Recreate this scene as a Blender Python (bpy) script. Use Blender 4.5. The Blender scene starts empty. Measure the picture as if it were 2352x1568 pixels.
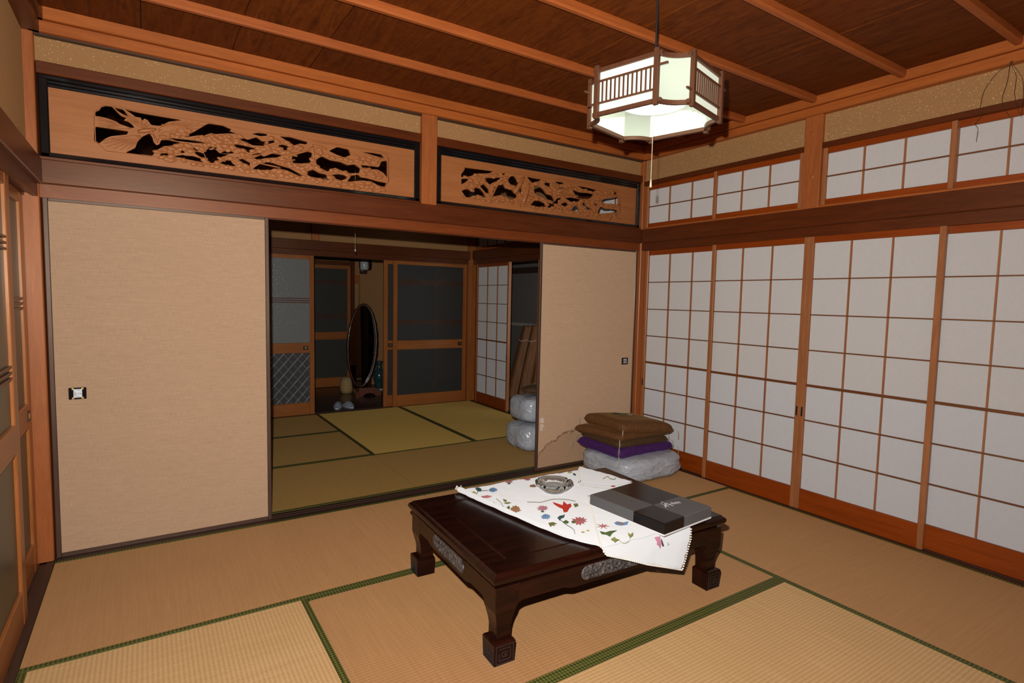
import bpy, bmesh, math, random
import mathutils
from mathutils import Vector, Matrix, noise
from mathutils.geometry import delaunay_2d_cdt
random.seed(7)
PI = math.pi
S = bpy.context.scene
C = S.collection

# ------------------------------------------------------------------ camera, world, flash, exposure
F_PX, IW, IH = 1293.64, 2352.0, 1568.0
CAM = Vector((0.39645, -3.40155, 1.29628))
CAM_ROT = mathutils.Euler((1.496258, -0.0207257, -0.574335), 'XYZ')
cd = bpy.data.cameras.new('camera'); cam = bpy.data.objects.new('camera', cd); C.objects.link(cam)
cam.location = CAM; cam.rotation_euler = CAM_ROT
cd.sensor_width = 36.0; cd.lens = 36.0 * F_PX / IW; cd.clip_start = 0.02; cd.clip_end = 100
S.camera = cam
W = bpy.data.worlds.new('world'); S.world = W; W.use_nodes = True
W.node_tree.nodes['Background'].inputs[0].default_value = (0.95, 0.97, 1.0, 1)
W.node_tree.nodes['Background'].inputs[1].default_value = 1.6      # dull daylight outside the paper screens
fl = bpy.data.lights.new('camera_flash', 'AREA'); fl.shape = 'DISK'; fl.size = 0.028; fl.energy = 104.0; fl.color = (1.0, 0.975, 0.945)
flo = bpy.data.objects.new('camera_flash', fl); C.objects.link(flo)
CM = CAM_ROT.to_matrix()
flo.location = CAM + CM @ Vector((-0.05, 0.150, -0.03))
flo.rotation_euler = (CM @ mathutils.Euler((math.radians(7), 0, 0)).to_matrix()).to_euler()
S.view_settings.view_transform = 'Standard'; S.view_settings.look = 'None'
S.view_settings.exposure = 0.0; S.view_settings.gamma = 1.0; S.view_settings.use_curve_mapping = False

def px(u, v, ax, val):
    """Point where the ray through photo pixel (u, v) meets the plane coordinate[ax] = val."""
    d = CM @ Vector(((u - IW / 2) / F_PX, -(v - IH / 2) / F_PX, -1.0))
    t = (val - CAM[ax]) / d[ax]
    return CAM + d * t

# ------------------------------------------------------------------ materials
MATS = {}
def nodes_of(name):
    m = bpy.data.materials.new(name); m.use_nodes = True
    nt = m.node_tree; b = nt.nodes['Principled BSDF']
    return m, nt, b
def nd(nt, t, **kw):
    n = nt.nodes.new('ShaderNode' + t)
    for k, v in kw.items():
        if k in n.inputs.keys() if not k.startswith('_') else False: n.inputs[k].default_value = v
        elif k.startswith('_'): setattr(n, k[1:], v)
        else: setattr(n, k, v)
    return n
def ramp(nt, fac, stops):
    r = nt.nodes.new('ShaderNodeValToRGB'); e = r.color_ramp.elements
    while len(e) < len(stops): e.new(0.5)
    for i, (p, c) in enumerate(stops): e[i].position = p; e[i].color = (*c, 1) if len(c) == 3 else c
    nt.links.new(fac, r.inputs[0]); return r.outputs[0]
def mixc(nt, fac, a, b, mode='MIX'):
    m = nt.nodes.new('ShaderNodeMix'); m.data_type = 'RGBA'; m.blend_type = mode
    for sock, val in ((0, fac), (6, a), (7, b)):
        if hasattr(val, 'is_linked'): nt.links.new(val, m.inputs[sock])
        else: m.inputs[sock].default_value = val if not isinstance(val, tuple) else ((*val, 1) if len(val) == 3 else val)
    return m.outputs[2]
def math_(nt, op, a, b=None):
    m = nt.nodes.new('ShaderNodeMath'); m.operation = op
    for i, v in enumerate((a, b)):
        if v is None: continue
        if hasattr(v, 'is_linked'): nt.links.new(v, m.inputs[i])
        else: m.inputs[i].default_value = v
    return m.outputs[0]
def coords(nt, scale=(1, 1, 1), rnd=True, rot=(0, 0, 0)):
    tc = nt.nodes.new('ShaderNodeTexCoord'); mp = nt.nodes.new('ShaderNodeMapping')
    mp.inputs['Scale'].default_value = scale; mp.inputs['Rotation'].default_value = rot
    nt.links.new(tc.outputs['Object'], mp.inputs[0])
    if not rnd: return mp.outputs[0]
    oi = nt.nodes.new('ShaderNodeObjectInfo'); va = nt.nodes.new('ShaderNodeVectorMath'); va.operation = 'ADD'
    mu = math_(nt, 'MULTIPLY', oi.outputs['Random'], 37.0)
    nt.links.new(mp.outputs[0], va.inputs[0]); nt.links.new(mu, va.inputs[1]); return va.outputs[0]
def noise_(nt, vec, scale, detail=4, dist=0.0, rough=.55):
    n = nd(nt, 'TexNoise'); n.inputs['Scale'].default_value = scale; n.inputs['Detail'].default_value = detail
    n.inputs['Distortion'].default_value = dist; n.inputs['Roughness'].default_value = rough
    nt.links.new(vec, n.inputs['Vector']); return n.outputs['Fac']
def bump(nt, b, h, strength=.2, dist=.002):
    n = nd(nt, 'Bump'); n.inputs['Strength'].default_value = strength; n.inputs['Distance'].default_value = dist
    nt.links.new(h, n.inputs['Height']); nt.links.new(n.outputs[0], b.inputs['Normal'])
def lin(r, g, b):
    f = lambda c: (c / 255 / 12.92) if c / 255 <= .04045 else ((c / 255 + .055) / 1.055) ** 2.4
    return (f(r), f(g), f(b))

def plain(name, col, rough=.5, metal=0.0, coat=0.0, spec=None, var=0.0, bscale=0, bstr=0):
    if name in MATS: return MATS[name]
    m, nt, b = nodes_of(name)
    b.inputs['Roughness'].default_value = rough; b.inputs['Metallic'].default_value = metal
    b.inputs['Coat Weight'].default_value = coat; b.inputs['Coat Roughness'].default_value = .08
    if spec is not None: b.inputs['Specular IOR Level'].default_value = spec
    v = coords(nt)
    f = noise_(nt, v, 9, 5)
    k = max(var, .06)
    nt.links.new(ramp(nt, f, [(.25, tuple(c * (1 - k) for c in col)), (.75, tuple(min(1, c * (1 + k)) for c in col))]), b.inputs['Base Color'])
    if bscale: bump(nt, b, noise_(nt, v, bscale, 3), bstr)
    MATS[name] = m; return m

WOODS = {  # light, dark, roughness, coat
    'post':    ((.520, .155, .040), (.330, .090, .023), .42, .04),
    'beam':    ((.150, .033, .0075), (.082, .016, .0034), .37, .0),
    'lintel':  ((.270, .060, .0120), (.165, .033, .0060), .42, .04),
    'mould':   ((.570, .155, .030), (.380, .094, .017), .45, .04),
    'batten':  ((.480, .122, .026), (.320, .075, .015), .5, .02),
    'shoji':   ((.500, .195, .075), (.330, .115, .040), .38, .06),
    'bar':     ((.230, .078, .024), (.150, .046, .013), .42, .0),
    'rail':    ((.380, .066, .0050), (.240, .038, .0026), .38, .06),
    'fusuma':  ((.115, .062, .045), (.066, .033, .023), .42, .1),
    'sill':    ((.075, .040, .028), (.038, .019, .013), .5, .0),
    'ranma':   ((.480, .178, .056), (.370, .122, .035), .5, .03),
    'plank':   ((.050, .024, .016), (.024, .011, .007), .3, .2),
    'lampwood':((.135, .052, .026), (.085, .030, .014), .5, .0),
    'door':    ((.500, .170, .040), (.320, .095, .020), .36, .1),
    'blind':   ((.340, .150, .060), (.170, .066, .025), .6, .0),
}
def wood(kind, axis):
    key = 'wood_%s_%s' % (kind, axis)
    if key in MATS: return MATS[key]
    li, dk, rg, ct = WOODS[kind]
    m, nt, b = nodes_of(key)
    sc = {'x': (.07, 1, 1), 'y': (1, .07, 1), 'z': (1, 1, .07)}[axis]
    v = coords(nt, sc)
    g = noise_(nt, v, 26, 6, 1.4)
    fine = noise_(nt, v, 240, 3)
    big = noise_(nt, coords(nt, (1, 1, 1)), 2.2, 3)
    f = math_(nt, 'ADD', math_(nt, 'MULTIPLY', g, .6), math_(nt, 'MULTIPLY', fine, .4))
    c = ramp(nt, f, [(.34, dk), (.66, li)])
    c = mixc(nt, math_(nt, 'MULTIPLY', big, .5), c, tuple(x * .62 for x in dk))
    nt.links.new(c, b.inputs['Base Color'])
    b.inputs['Specular IOR Level'].default_value = .55; b.inputs['Specular Tint'].default_value = (1.0, .78, .58, 1); b.inputs['Roughness'].default_value = rg; b.inputs['Coat Weight'].default_value = ct; b.inputs['Coat Roughness'].default_value = .22
    bump(nt, b, f, .12, .001)
    MATS[key] = m; return m

def make_ceiling_board():
    m, nt, b = nodes_of('ceiling_board_wood')
    v = coords(nt, (1, .10, 1)); g = noise_(nt, v, 22, 7, 2.2)
    blotch = noise_(nt, coords(nt, (1, .5, 1)), 26, 6, .8, .7)
    f = math_(nt, 'ADD', math_(nt, 'MULTIPLY', g, .55), math_(nt, 'MULTIPLY', blotch, .45))
    c = ramp(nt, f, [(.36, (.080, .0160, .0014)), (.5, (.142, .031, .0030)), (.68, (.205, .050, .0055))])
    oi = nd(nt, 'ObjectInfo')
    c = mixc(nt, math_(nt, 'MULTIPLY', oi.outputs['Random'], .35), c, (.09, .016, .0016))
    nt.links.new(c, b.inputs['Base Color']); b.inputs['Roughness'].default_value = .6; b.inputs['Specular IOR Level'].default_value = .15
    bump(nt, b, f, .15, .001); return m

def make_plaster():
    m, nt, b = nodes_of('gold_flecked_sand_plaster')
    v = coords(nt, rnd=False)
    f = noise_(nt, v, 420, 3); bl = noise_(nt, v, 3.0, 4)
    c = ramp(nt, f, [(.3, (.300, .148, .054)), (.7, (.530, .288, .116))])
    c = mixc(nt, math_(nt, 'MULTIPLY', bl, .45), c, (.32, .175, .072))
    vo = nd(nt, 'TexVoronoi'); vo.inputs['Scale'].default_value = 150; nt.links.new(v, vo.inputs['Vector'])
    sep = nd(nt, 'SeparateColor'); nt.links.new(vo.outputs['Color'], sep.inputs[0])
    near = math_(nt, 'LESS_THAN', vo.outputs['Distance'], .24)
    pick = math_(nt, 'GREATER_THAN', sep.outputs[0], .86)
    k = math_(nt, 'MULTIPLY', near, pick)
    c = mixc(nt, math_(nt, 'MULTIPLY', k, sep.outputs[1]), c, (1.0, .82, .42))
    nt.links.new(c, b.inputs['Base Color'])
    b.inputs['Diffuse Roughness'].default_value = .3; b.inputs['Specular IOR Level'].default_value = .15
    nt.links.new(math_(nt, 'SUBTRACT', .85, math_(nt, 'MULTIPLY', k, .5)), b.inputs['Roughness'])
    bump(nt, b, f, .5, .0015); return m

def make_tatami(axis, tint):
    """Rush weave: fine cords along the mat's length, reeds across it."""
    m, nt, b = nodes_of('tatami_rush_%s_%d' % (axis, tint))
    v = coords(nt, rnd=True)
    sx = nd(nt, 'SeparateXYZ'); nt.links.new(v, sx.inputs[0])
    across = sx.outputs[1 if axis == 'x' else 0]; along = sx.outputs[0 if axis == 'x' else 1]
    w = math_(nt, 'SINE', math_(nt, 'MULTIPLY', across, 2 * PI / .0150))
    reed = math_(nt, 'SINE', math_(nt, 'MULTIPLY', along, 2 * PI / .0060))
    st = (.02, 1, 1) if axis == 'y' else (1, .02, 1)
    stre = noise_(nt, coords(nt, st), 160, 3)
    bl = noise_(nt, coords(nt), 3.2, 5)
    spk = noise_(nt, coords(nt), 130, 2)
    T = [((.440, .275, .128), (.310, .177, .075)), ((.325, .166, .071), (.235, .111, .045)), ((.380, .250, .056), (.270, .170, .034)), ((.195, .110, .030), (.140, .075, .018))][tint]  # mat tints: ageing, plus the weave's directional sheen put into the colour
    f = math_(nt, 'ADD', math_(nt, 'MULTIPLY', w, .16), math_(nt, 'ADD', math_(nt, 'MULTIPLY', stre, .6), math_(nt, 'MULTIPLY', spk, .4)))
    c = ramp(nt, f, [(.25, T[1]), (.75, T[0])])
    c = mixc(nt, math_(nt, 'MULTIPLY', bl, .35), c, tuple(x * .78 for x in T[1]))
    nt.links.new(c, b.inputs['Base Color']); b.inputs['Roughness'].default_value = .6; b.inputs['Diffuse Roughness'].default_value = 1.0; b.inputs['Specular IOR Level'].default_value = .2
    b.inputs['Sheen Weight'].default_value = .25; b.inputs['Sheen Tint'].default_value = (.9, .55, .2, 1); b.inputs['Sheen Roughness'].default_value = .6
    h = math_(nt, 'ADD', math_(nt, 'MULTIPLY', math_(nt, 'ABSOLUTE', w), .7), math_(nt, 'MULTIPLY', reed, .3))
    bump(nt, b, h, .22, .0012); return m

def make_border():
    m, nt, b = nodes_of('green_brocade_border')
    v = coords(nt, (1, 1, 1), rnd=False, rot=(0, 0, PI / 4))
    ch = nd(nt, 'TexChecker'); ch.inputs['Scale'].default_value = 105; nt.links.new(v, ch.inputs['Vector'])
    n = noise_(nt, v, 300, 3)
    c = mixc(nt, ch.outputs['Fac'], (.030, .036, .008), (.170, .165, .026))
    c = mixc(nt, math_(nt, 'MULTIPLY', n, .45), c, (.045, .050, .010))
    nt.links.new(c, b.inputs['Base Color']); b.inputs['Roughness'].default_value = .6
    bump(nt, b, ch.outputs['Fac'], .2, .0006); return m

def make_fusuma(stain):
    m, nt, b = nodes_of('woven_fusuma_paper%s' % ('_stained' if stain else ''))
    v = coords(nt, (1, 1, .05), rnd=False); h = coords(nt, (.05, 1, 1), rnd=False)
    f = math_(nt, 'ADD', math_(nt, 'MULTIPLY', noise_(nt, v, 500, 2), .5), math_(nt, 'MULTIPLY', noise_(nt, h, 420, 2), .5))
    c = ramp(nt, f, [(.32, (.480, .310, .190)), (.68, (.625, .425, .270))])
    c = mixc(nt, math_(nt, 'MULTIPLY', noise_(nt, coords(nt, rnd=False), 2.4, 3), .3), c, (.45, .295, .18))
    if stain:   # old water stain with a dark tide line, two white chafe marks
        g = nd(nt, 'NewGeometry'); sp = nd(nt, 'SeparateXYZ'); nt.links.new(g.outputs['Position'], sp.inputs[0])
        wob = noise_(nt, coords(nt, rnd=False), 14, 5)
        xx = math_(nt, 'SUBTRACT', sp.outputs[0], 2.85)
        edge = math_(nt, 'ADD', math_(nt, 'MINIMUM', math_(nt, 'ADD', math_(nt, 'MULTIPLY', math_(nt, 'POWER', math_(nt, 'MAXIMUM', xx, .0001), .62), .40), .040), .215), math_(nt, 'MULTIPLY', wob, .12))
        d = math_(nt, 'SUBTRACT', sp.outputs[2], edge)
        inside = math_(nt, 'LESS_THAN', d, 0.0)
        line = math_(nt, 'LESS_THAN', math_(nt, 'ABSOLUTE', math_(nt, 'ADD', d, .006)), .007)
        c = mixc(nt, math_(nt, 'MULTIPLY', inside, .38), c, (.27, .145, .068))
        c = mixc(nt, math_(nt, 'MULTIPLY', line, .62), c, (.17, .07, .03))
        for cx, cz, rr in ((2.895, .385, .022), (2.893, .345, .016), (2.888, .318, .012)):
            q = math_(nt, 'ADD', math_(nt, 'POWER', math_(nt, 'SUBTRACT', sp.outputs[0], cx), 2.0), math_(nt, 'POWER', math_(nt, 'SUBTRACT', sp.outputs[2], cz), 2.0))
            k = math_(nt, 'LESS_THAN', math_(nt, 'ADD', q, math_(nt, 'MULTIPLY', math_(nt, 'SUBTRACT', wob, .5), .0009)), rr * rr)
            c = mixc(nt, math_(nt, 'MULTIPLY', k, .6), c, (.75, .68, .6))
    nt.links.new(c, b.inputs['Base Color']); b.inputs['Roughness'].default_value = .8; b.inputs['Diffuse Roughness'].default_value = .8; b.inputs['Specular IOR Level'].default_value = .2
    bump(nt, b, f, .25, .0008); return m

def make_paper(name, t):
    m, nt, b = nodes_of(name)
    f = noise_(nt, coords(nt), 60, 5)
    nt.links.new(ramp(nt, f, [(.3, tuple(.665 * c for c in t)), (.7, tuple(.700 * c for c in t))]), b.inputs['Base Color'])
    b.inputs['Roughness'].default_value = .8; b.inputs['Diffuse Roughness'].default_value = .9; b.inputs['Specular IOR Level'].default_value = .15
    tr = nd(nt, 'BsdfTranslucent'); tr.inputs[0].default_value = (.74, .72, .70, 1)
    mx = nd(nt, 'MixShader'); mx.inputs[0].default_value = .22
    out = nt.nodes['Material Output']
    nt.links.new(b.outputs[0], mx.inputs[1]); nt.links.new(tr.outputs[0], mx.inputs[2]); nt.links.new(mx.outputs[0], out.inputs[0])
    return m

def make_glass(name, col, diamond=False, see=.25, rough=.28, speck=False):
    m, nt, b = nodes_of(name)
    v = coords(nt, rnd=False)
    b.inputs['Base Color'].default_value = (*col, 1); b.inputs['Roughness'].default_value = rough
    n = noise_(nt, v, 70 if speck else 140, 3); h = n
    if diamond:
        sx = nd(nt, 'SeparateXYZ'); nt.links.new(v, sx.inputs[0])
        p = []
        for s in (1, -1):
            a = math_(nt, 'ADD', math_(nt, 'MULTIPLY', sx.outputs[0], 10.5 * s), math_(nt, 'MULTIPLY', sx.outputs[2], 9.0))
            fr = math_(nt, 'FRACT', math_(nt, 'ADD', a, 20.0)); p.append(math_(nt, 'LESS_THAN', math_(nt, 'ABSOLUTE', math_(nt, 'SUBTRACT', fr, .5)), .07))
        k = math_(nt, 'MAXIMUM', math_(nt, 'MULTIPLY', p[0], .35), p[1]); nt.links.new(mixc(nt, math_(nt, 'MULTIPLY', k, noise_(nt, v, 16, 2)), col, (.55, .57, .58)), b.inputs['Base Color']); h = math_(nt, 'ADD', math_(nt, 'MULTIPLY', n, .4), math_(nt, 'MULTIPLY', k, 1.4))  # ridge lines paler in base colour, imitating the light they catch
    if diamond or speck: bump(nt, b, h, .55, .004)
    b.inputs['Specular IOR Level'].default_value = .6
    t = nd(nt, 'BsdfTransparent'); t.inputs[0].default_value = (.75, .8, .78, 1)
    mx = nd(nt, 'MixShader'); mx.inputs[0].default_value = see
    out = nt.nodes['Material Output']
    nt.links.new(b.outputs[0], mx.inputs[1]); nt.links.new(t.outputs[0], mx.inputs[2]); nt.links.new(mx.outputs[0], out.inputs[0])
    return m

def make_plastic_bag():
    m, nt, b = nodes_of('thin_white_plastic')
    v = coords(nt); n = noise_(nt, v, 9, 6, 1.6, .65)
    nt.links.new(ramp(nt, n, [(.3, (.42, .45, .50)), (.7, (.56, .59, .64))]), b.inputs['Base Color'])
    b.inputs['Roughness'].default_value = .3; b.inputs['Coat Weight'].default_value = 1.0; b.inputs['Coat Roughness'].default_value = .10
    v1 = coords(nt, (1, 1, .25), rot=(.5, .3, .4)); v2 = coords(nt, (.22, 1, 1), rot=(.2, .5, .9))
    r1 = math_(nt, 'ABSOLUTE', math_(nt, 'SUBTRACT', noise_(nt, v1, 26, 3, 1.2), .5)); r2 = math_(nt, 'ABSOLUTE', math_(nt, 'SUBTRACT', noise_(nt, v2, 20, 3, 1.6), .5))
    bump(nt, b, math_(nt, 'MINIMUM', math_(nt, 'MULTIPLY', r1, 3.0), math_(nt, 'MULTIPLY', r2, 3.0)), .4, .010); return m

def make_felt(name, a, c2, sheen):
    m, nt, b = nodes_of(name)
    n = noise_(nt, coords(nt), 55, 5)
    nt.links.new(ramp(nt, n, [(.3, a), (.7, c2)]), b.inputs['Base Color'])
    b.inputs['Roughness'].default_value = .75; b.inputs['Sheen Weight'].default_value = .22
    b.inputs['Sheen Tint'].default_value = (*sheen, 1); b.inputs['Sheen Roughness'].default_value = .35
    bump(nt, b, n, .25, .002); return m

def make_acrylic():
    m, nt, b = nodes_of('glowing_white_acrylic')
    n = noise_(nt, coords(nt), 5, 3)
    nt.links.new(ramp(nt, n, [(.2, (.62, .67, .56)), (.8, (.70, .74, .62))]), b.inputs['Base Color'])
    b.inputs['Roughness'].default_value = .3
    b.inputs['Emission Color'].default_value = (.93, 1.0, .80, 1); b.inputs['Emission Strength'].default_value = .40
    return m
def make_emit(name, col, s):
    m, nt, b = nodes_of(name); b.inputs['Emission Color'].default_value = (*col, 1); b.inputs['Emission Strength'].default_value = s
    b.inputs['Base Color'].default_value = (.9, .9, .9, 1); return m

def make_rosewood():
    m, nt, b = nodes_of('dark_lacquered_rosewood')
    v = coords(nt, (.12, 1, 1)); g = noise_(nt, v, 22, 5, 1.2)
    nt.links.new(ramp(nt, g, [(.35, (.0085, .0020, .0012)), (.7, (.024, .0050, .0024))]), b.inputs['Base Color'])
    b.inputs['Roughness'].default_value = .22; b.inputs['Specular IOR Level'].default_value = .32; b.inputs['Coat Weight'].default_value = .08; b.inputs['Coat Roughness'].default_value = .05
    return m

def make_carving():
    m, nt, b = nodes_of('dusty_stone_inlay')
    n = noise_(nt, coords(nt), 60, 5, 1.5)
    nt.links.new(ramp(nt, n, [(.4, (.030, .022, .022)), (.66, (.15, .128, .120))]), b.inputs['Base Color'])
    b.inputs['Roughness'].default_value = .45; bump(nt, b, n, .8, .004); return m

def make_glass_clear():
    m, nt, b = nodes_of('cut_crystal')
    b.inputs['Base Color'].default_value = (.93, .95, .92, 1); b.inputs['Roughness'].default_value = .03
    b.inputs['Transmission Weight'].default_value = 1.0; b.inputs['IOR'].default_value = 1.5
    return m
def make_cloth():
    m, nt, b = nodes_of('white_cotton_cloth')
    n = noise_(nt, coords(nt, rnd=False), 700, 2)
    nt.links.new(ramp(nt, n, [(.3, (.565, .575, .580)), (.7, (.615, .625, .630))]), b.inputs['Base Color'])
    b.inputs['Roughness'].default_value = .85; b.inputs['Diffuse Roughness'].default_value = 1.0
    bump(nt, b, noise_(nt, coords(nt, rnd=False), 14, 4, .8), .35, .006); return m
def make_basket():
    m, nt, b = nodes_of('woven_straw')
    v = coords(nt); w = nd(nt, 'TexWave'); w.inputs['Scale'].default_value = 24; w.bands_direction = 'Z'; w.inputs['Distortion'].default_value = 3.5
    nt.links.new(v, w.inputs['Vector'])
    nt.links.new(ramp(nt, w.outputs['Fac'], [(.2, (.36, .20, .07)), (.8, (.80, .56, .26))]), b.inputs['Base Color'])
    bump(nt, b, w.outputs['Fac'], .8, .006); b.inputs['Roughness'].default_value = .7; return m

M_CEIL = make_ceiling_board(); M_PLAS = make_plaster(); M_BORD = make_border()
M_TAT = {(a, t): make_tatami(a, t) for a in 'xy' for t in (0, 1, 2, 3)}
M_FUS = make_fusuma(False); M_FUS2 = make_fusuma(True); M_PAPER = make_paper('aged_shoji_paper', (1, .955, .91)); M_PAPER_NEW = make_paper('newer_shoji_paper', (1.0, .985, .985))
M_GL_OLIVE = make_glass('olive_frosted_glass', (.095, .085, .045), see=.1, rough=.35)
M_GL_FROST = make_glass('speckled_frosted_glass', (.27, .28, .27), see=.12, rough=.20, speck=True)
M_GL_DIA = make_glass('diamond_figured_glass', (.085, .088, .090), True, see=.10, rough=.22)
M_GL_DARK = make_glass('smoky_frosted_glass', (.075, .073, .066), see=.55, rough=.5)
M_BAG = make_plastic_bag(); M_ACR = make_acrylic(); M_ROSE = make_rosewood(); M_CARV = make_carving()
M_CRYS = make_glass_clear(); M_CLOTH = make_cloth(); M_BASK = make_basket()
M_BROWN = make_felt('brown_felt', (.095, .034, .006), (.155, .060, .011), (.9, .5, .15))
M_OLIVE = make_felt('dark_olive_felt', (.055, .026, .007), (.090, .042, .011), (.6, .45, .2))
M_PURP = make_felt('purple_satin', (.038, .005, .075), (.075, .011, .140), (.7, .4, .9))
M_LACQ = plain('black_lacquer', (.006, .0065, .007), .12, coat=.6)
M_BLACK = plain('matt_black_metal', (.012, .011, .010), .45)
M_BRASS = plain('aged_brass', (.42, .27, .09), .38, metal=.9)
M_SILV = plain('engraved_silver_inlay', (.52, .53, .54), .4, metal=.3, var=.45, bscale=80, bstr=.6)
M_CORD = plain('cream_cotton_cord', (.60, .52, .36), .8)
M_DARKC = plain('black_flex_cord', (.012, .013, .016), .5)
M_GREY = plain('charcoal_grey_card', (.105, .105, .104), .45, coat=.05)
M_DKCARD = plain('glossy_black_card', (.011, .008, .007), .2, spec=.35)
M_WHITE = plain('white_card', (.80, .79, .80), .5)
M_LACE = plain('cream_crochet_lace', (.80, .74, .64), .85)
M_EDGE = plain('worn_dusty_edge', (.030, .024, .024), .5)
M_SLIP = plain('pale_blue_cotton', (.62, .67, .76), .8)
M_VASE = plain('blue_green_glazed_ceramic', (.030, .070, .075), .15, coat=.6, var=.35)
M_MIRROR = plain('mirror_glass', (.30, .32, .34), .03, metal=1.0)
M_MFRAME = plain('carved_red_brown_wood', (.060, .020, .010), .3, coat=.4, var=.4, bscale=45, bstr=.7)
M_MBASE = plain('red_brown_wood', (.14, .036, .012), .35, coat=.3)
M_DARKWALL = plain('dim_grey_plaster', (.16, .145, .13), .8, bscale=120, bstr=.2)
M_RAILW = plain('pale_painted_rail', (.40, .36, .31), .5)
M_GLOBE = plain('milk_glass_shade', (.55, .57, .58), .25)
M_TUBE = make_emit('lit_fluorescent_tube', (.93, 1.0, .88), 2.8)
M_WIRE = plain('dark_thin_wire', (.03, .024, .020), .5)
M_STRAP = plain('grey_strap', (.16, .18, .17), .6)

# ------------------------------------------------------------------ mesh helpers
XF = {}
def wmat(o): return XF.get(o.name, Matrix.Identity(4)) if o else Matrix.Identity(4)
def link(o, parent):
    C.objects.link(o)
    if parent is not None: o.parent = parent
    XF[o.name] = wmat(parent)
    return o
def obj(name, bm, mat, parent=None, world=True, smooth=False, mats=None):
    """One mesh object. World-space vertices are moved into the parent's space."""
    me = bpy.data.meshes.new(name)
    if parent is not None and world: bm.transform(wmat(parent).inverted())
    bm.normal_update()
    bm.to_mesh(me); bm.free()
    for mm in (mats or [mat]): me.materials.append(mm)
    if smooth:
        for p in me.polygons: p.use_smooth = True
    return link(bpy.data.objects.new(name, me), parent)
def empty(name, loc=(0, 0, 0), rz=0.0):
    o = bpy.data.objects.new(name, None); C.objects.link(o)
    o.empty_display_size = .05
    o.location = loc; o.rotation_euler = (0, 0, rz)
    XF[o.name] = Matrix.Translation(loc) @ Matrix.Rotation(rz, 4, 'Z'); return o
def tag(o, label=None, cat=None, group=None, kind=None):
    for k, v in (('label', label), ('category', cat), ('group', group), ('kind', kind)):
        if v: o[k] = v
    return o
def bx(bm, x0, x1, y0, y1, z0, z1, bev=0.0, mi=0):
    x0, x1 = min(x0, x1), max(x0, x1); y0, y1 = min(y0, y1), max(y0, y1); z0, z1 = min(z0, z1), max(z0, z1)
    r = bmesh.ops.create_cube(bm, size=1.0)
    for v in r['verts']: v.co = Vector(((x0 + x1) / 2 + v.co.x * (x1 - x0), (y0 + y1) / 2 + v.co.y * (y1 - y0), (z0 + z1) / 2 + v.co.z * (z1 - z0)))
    fs = set(f for v in r['verts'] for f in v.link_faces)
    for f in fs: f.material_index = mi
    if bev:
        bev = min(bev, .3 * min(x1 - x0, y1 - y0, z1 - z0))
        es = list(set(e for v in r['verts'] for e in v.link_edges))
        bmesh.ops.bevel(bm, geom=es, offset=bev, segments=1, affect='EDGES', profile=.5)
    return bm
def box(name, a, mat, parent=None, bev=.0, world=True):
    bm = bmesh.new(); bx(bm, *a, bev=bev); return obj(name, bm, mat, parent, world)
def tube(bm, pts, r, n=8, cap=True, mi=0, flat=(1, 1)):
    pts = [Vector(p) for p in pts]; rs = r if isinstance(r, (list, tuple)) else [r] * len(pts)
    rings = []; up = Vector((0, 0, 1))
    for i, p in enumerate(pts):
        d = (pts[min(i + 1, len(pts) - 1)] - pts[max(i - 1, 0)]).normalized()
        a = d.cross(up)
        if a.length < 1e-4: a = d.cross(Vector((0, 1, 0)))
        a.normalize(); b2 = a.cross(d).normalized()
        rings.append([bm.verts.new(p + (a * math.cos(2 * PI * k / n) * flat[0] + b2 * math.sin(2 * PI * k / n) * flat[1]) * rs[i]) for k in range(n)])
    for i in range(len(rings) - 1):
        for k in range(n):
            f = bm.faces.new((rings[i][k], rings[i][(k + 1) % n], rings[i + 1][(k + 1) % n], rings[i + 1][k])); f.material_index = mi
    if cap:
        for rg in (rings[0][::-1], rings[-1]):
            f = bm.faces.new(rg); f.material_index = mi
    return bm
def lathe(bm, prof, n=32, cen=(0, 0, 0), wob=None, close=False):
    rings = []
    for (r, z) in prof:
        rings.append([bm.verts.new(Vector(cen) + Vector((r * (wob(k / n, z) if wob else 1) * math.cos(2 * PI * k / n), r * (wob(k / n, z) if wob else 1) * math.sin(2 * PI * k / n), z))) for k in range(n)])
    m = len(rings)
    for i in range(m if close else m - 1):
        for k in range(n): bm.faces.new((rings[i][k], rings[i][(k + 1) % n], rings[(i + 1) % m][(k + 1) % n], rings[(i + 1) % m][k]))
    if not close:
        if prof[0][0] > 1e-5: bm.faces.new(rings[0][::-1])
        if prof[-1][0] > 1e-5: bm.faces.new(rings[-1])
    bmesh.ops.remove_doubles(bm, verts=bm.verts, dist=1e-6)
    return bm
def prism(bm, poly, to3, depth):
    """Extrude a 2-D outline; to3(a, b, d) -> Vector, d = 0 front and depth back."""
    f = [bm.verts.new(to3(a, b, 0)) for a, b in poly]; k = [bm.verts.new(to3(a, b, depth)) for a, b in poly]
    n = len(poly)
    bm.faces.new(f); bm.faces.new(k[::-1])
    for i in range(n): bm.faces.new((f[(i + 1) % n], f[i], k[i], k[(i + 1) % n]))
    bmesh.ops.recalc_face_normals(bm, faces=bm.faces); return bm
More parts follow.
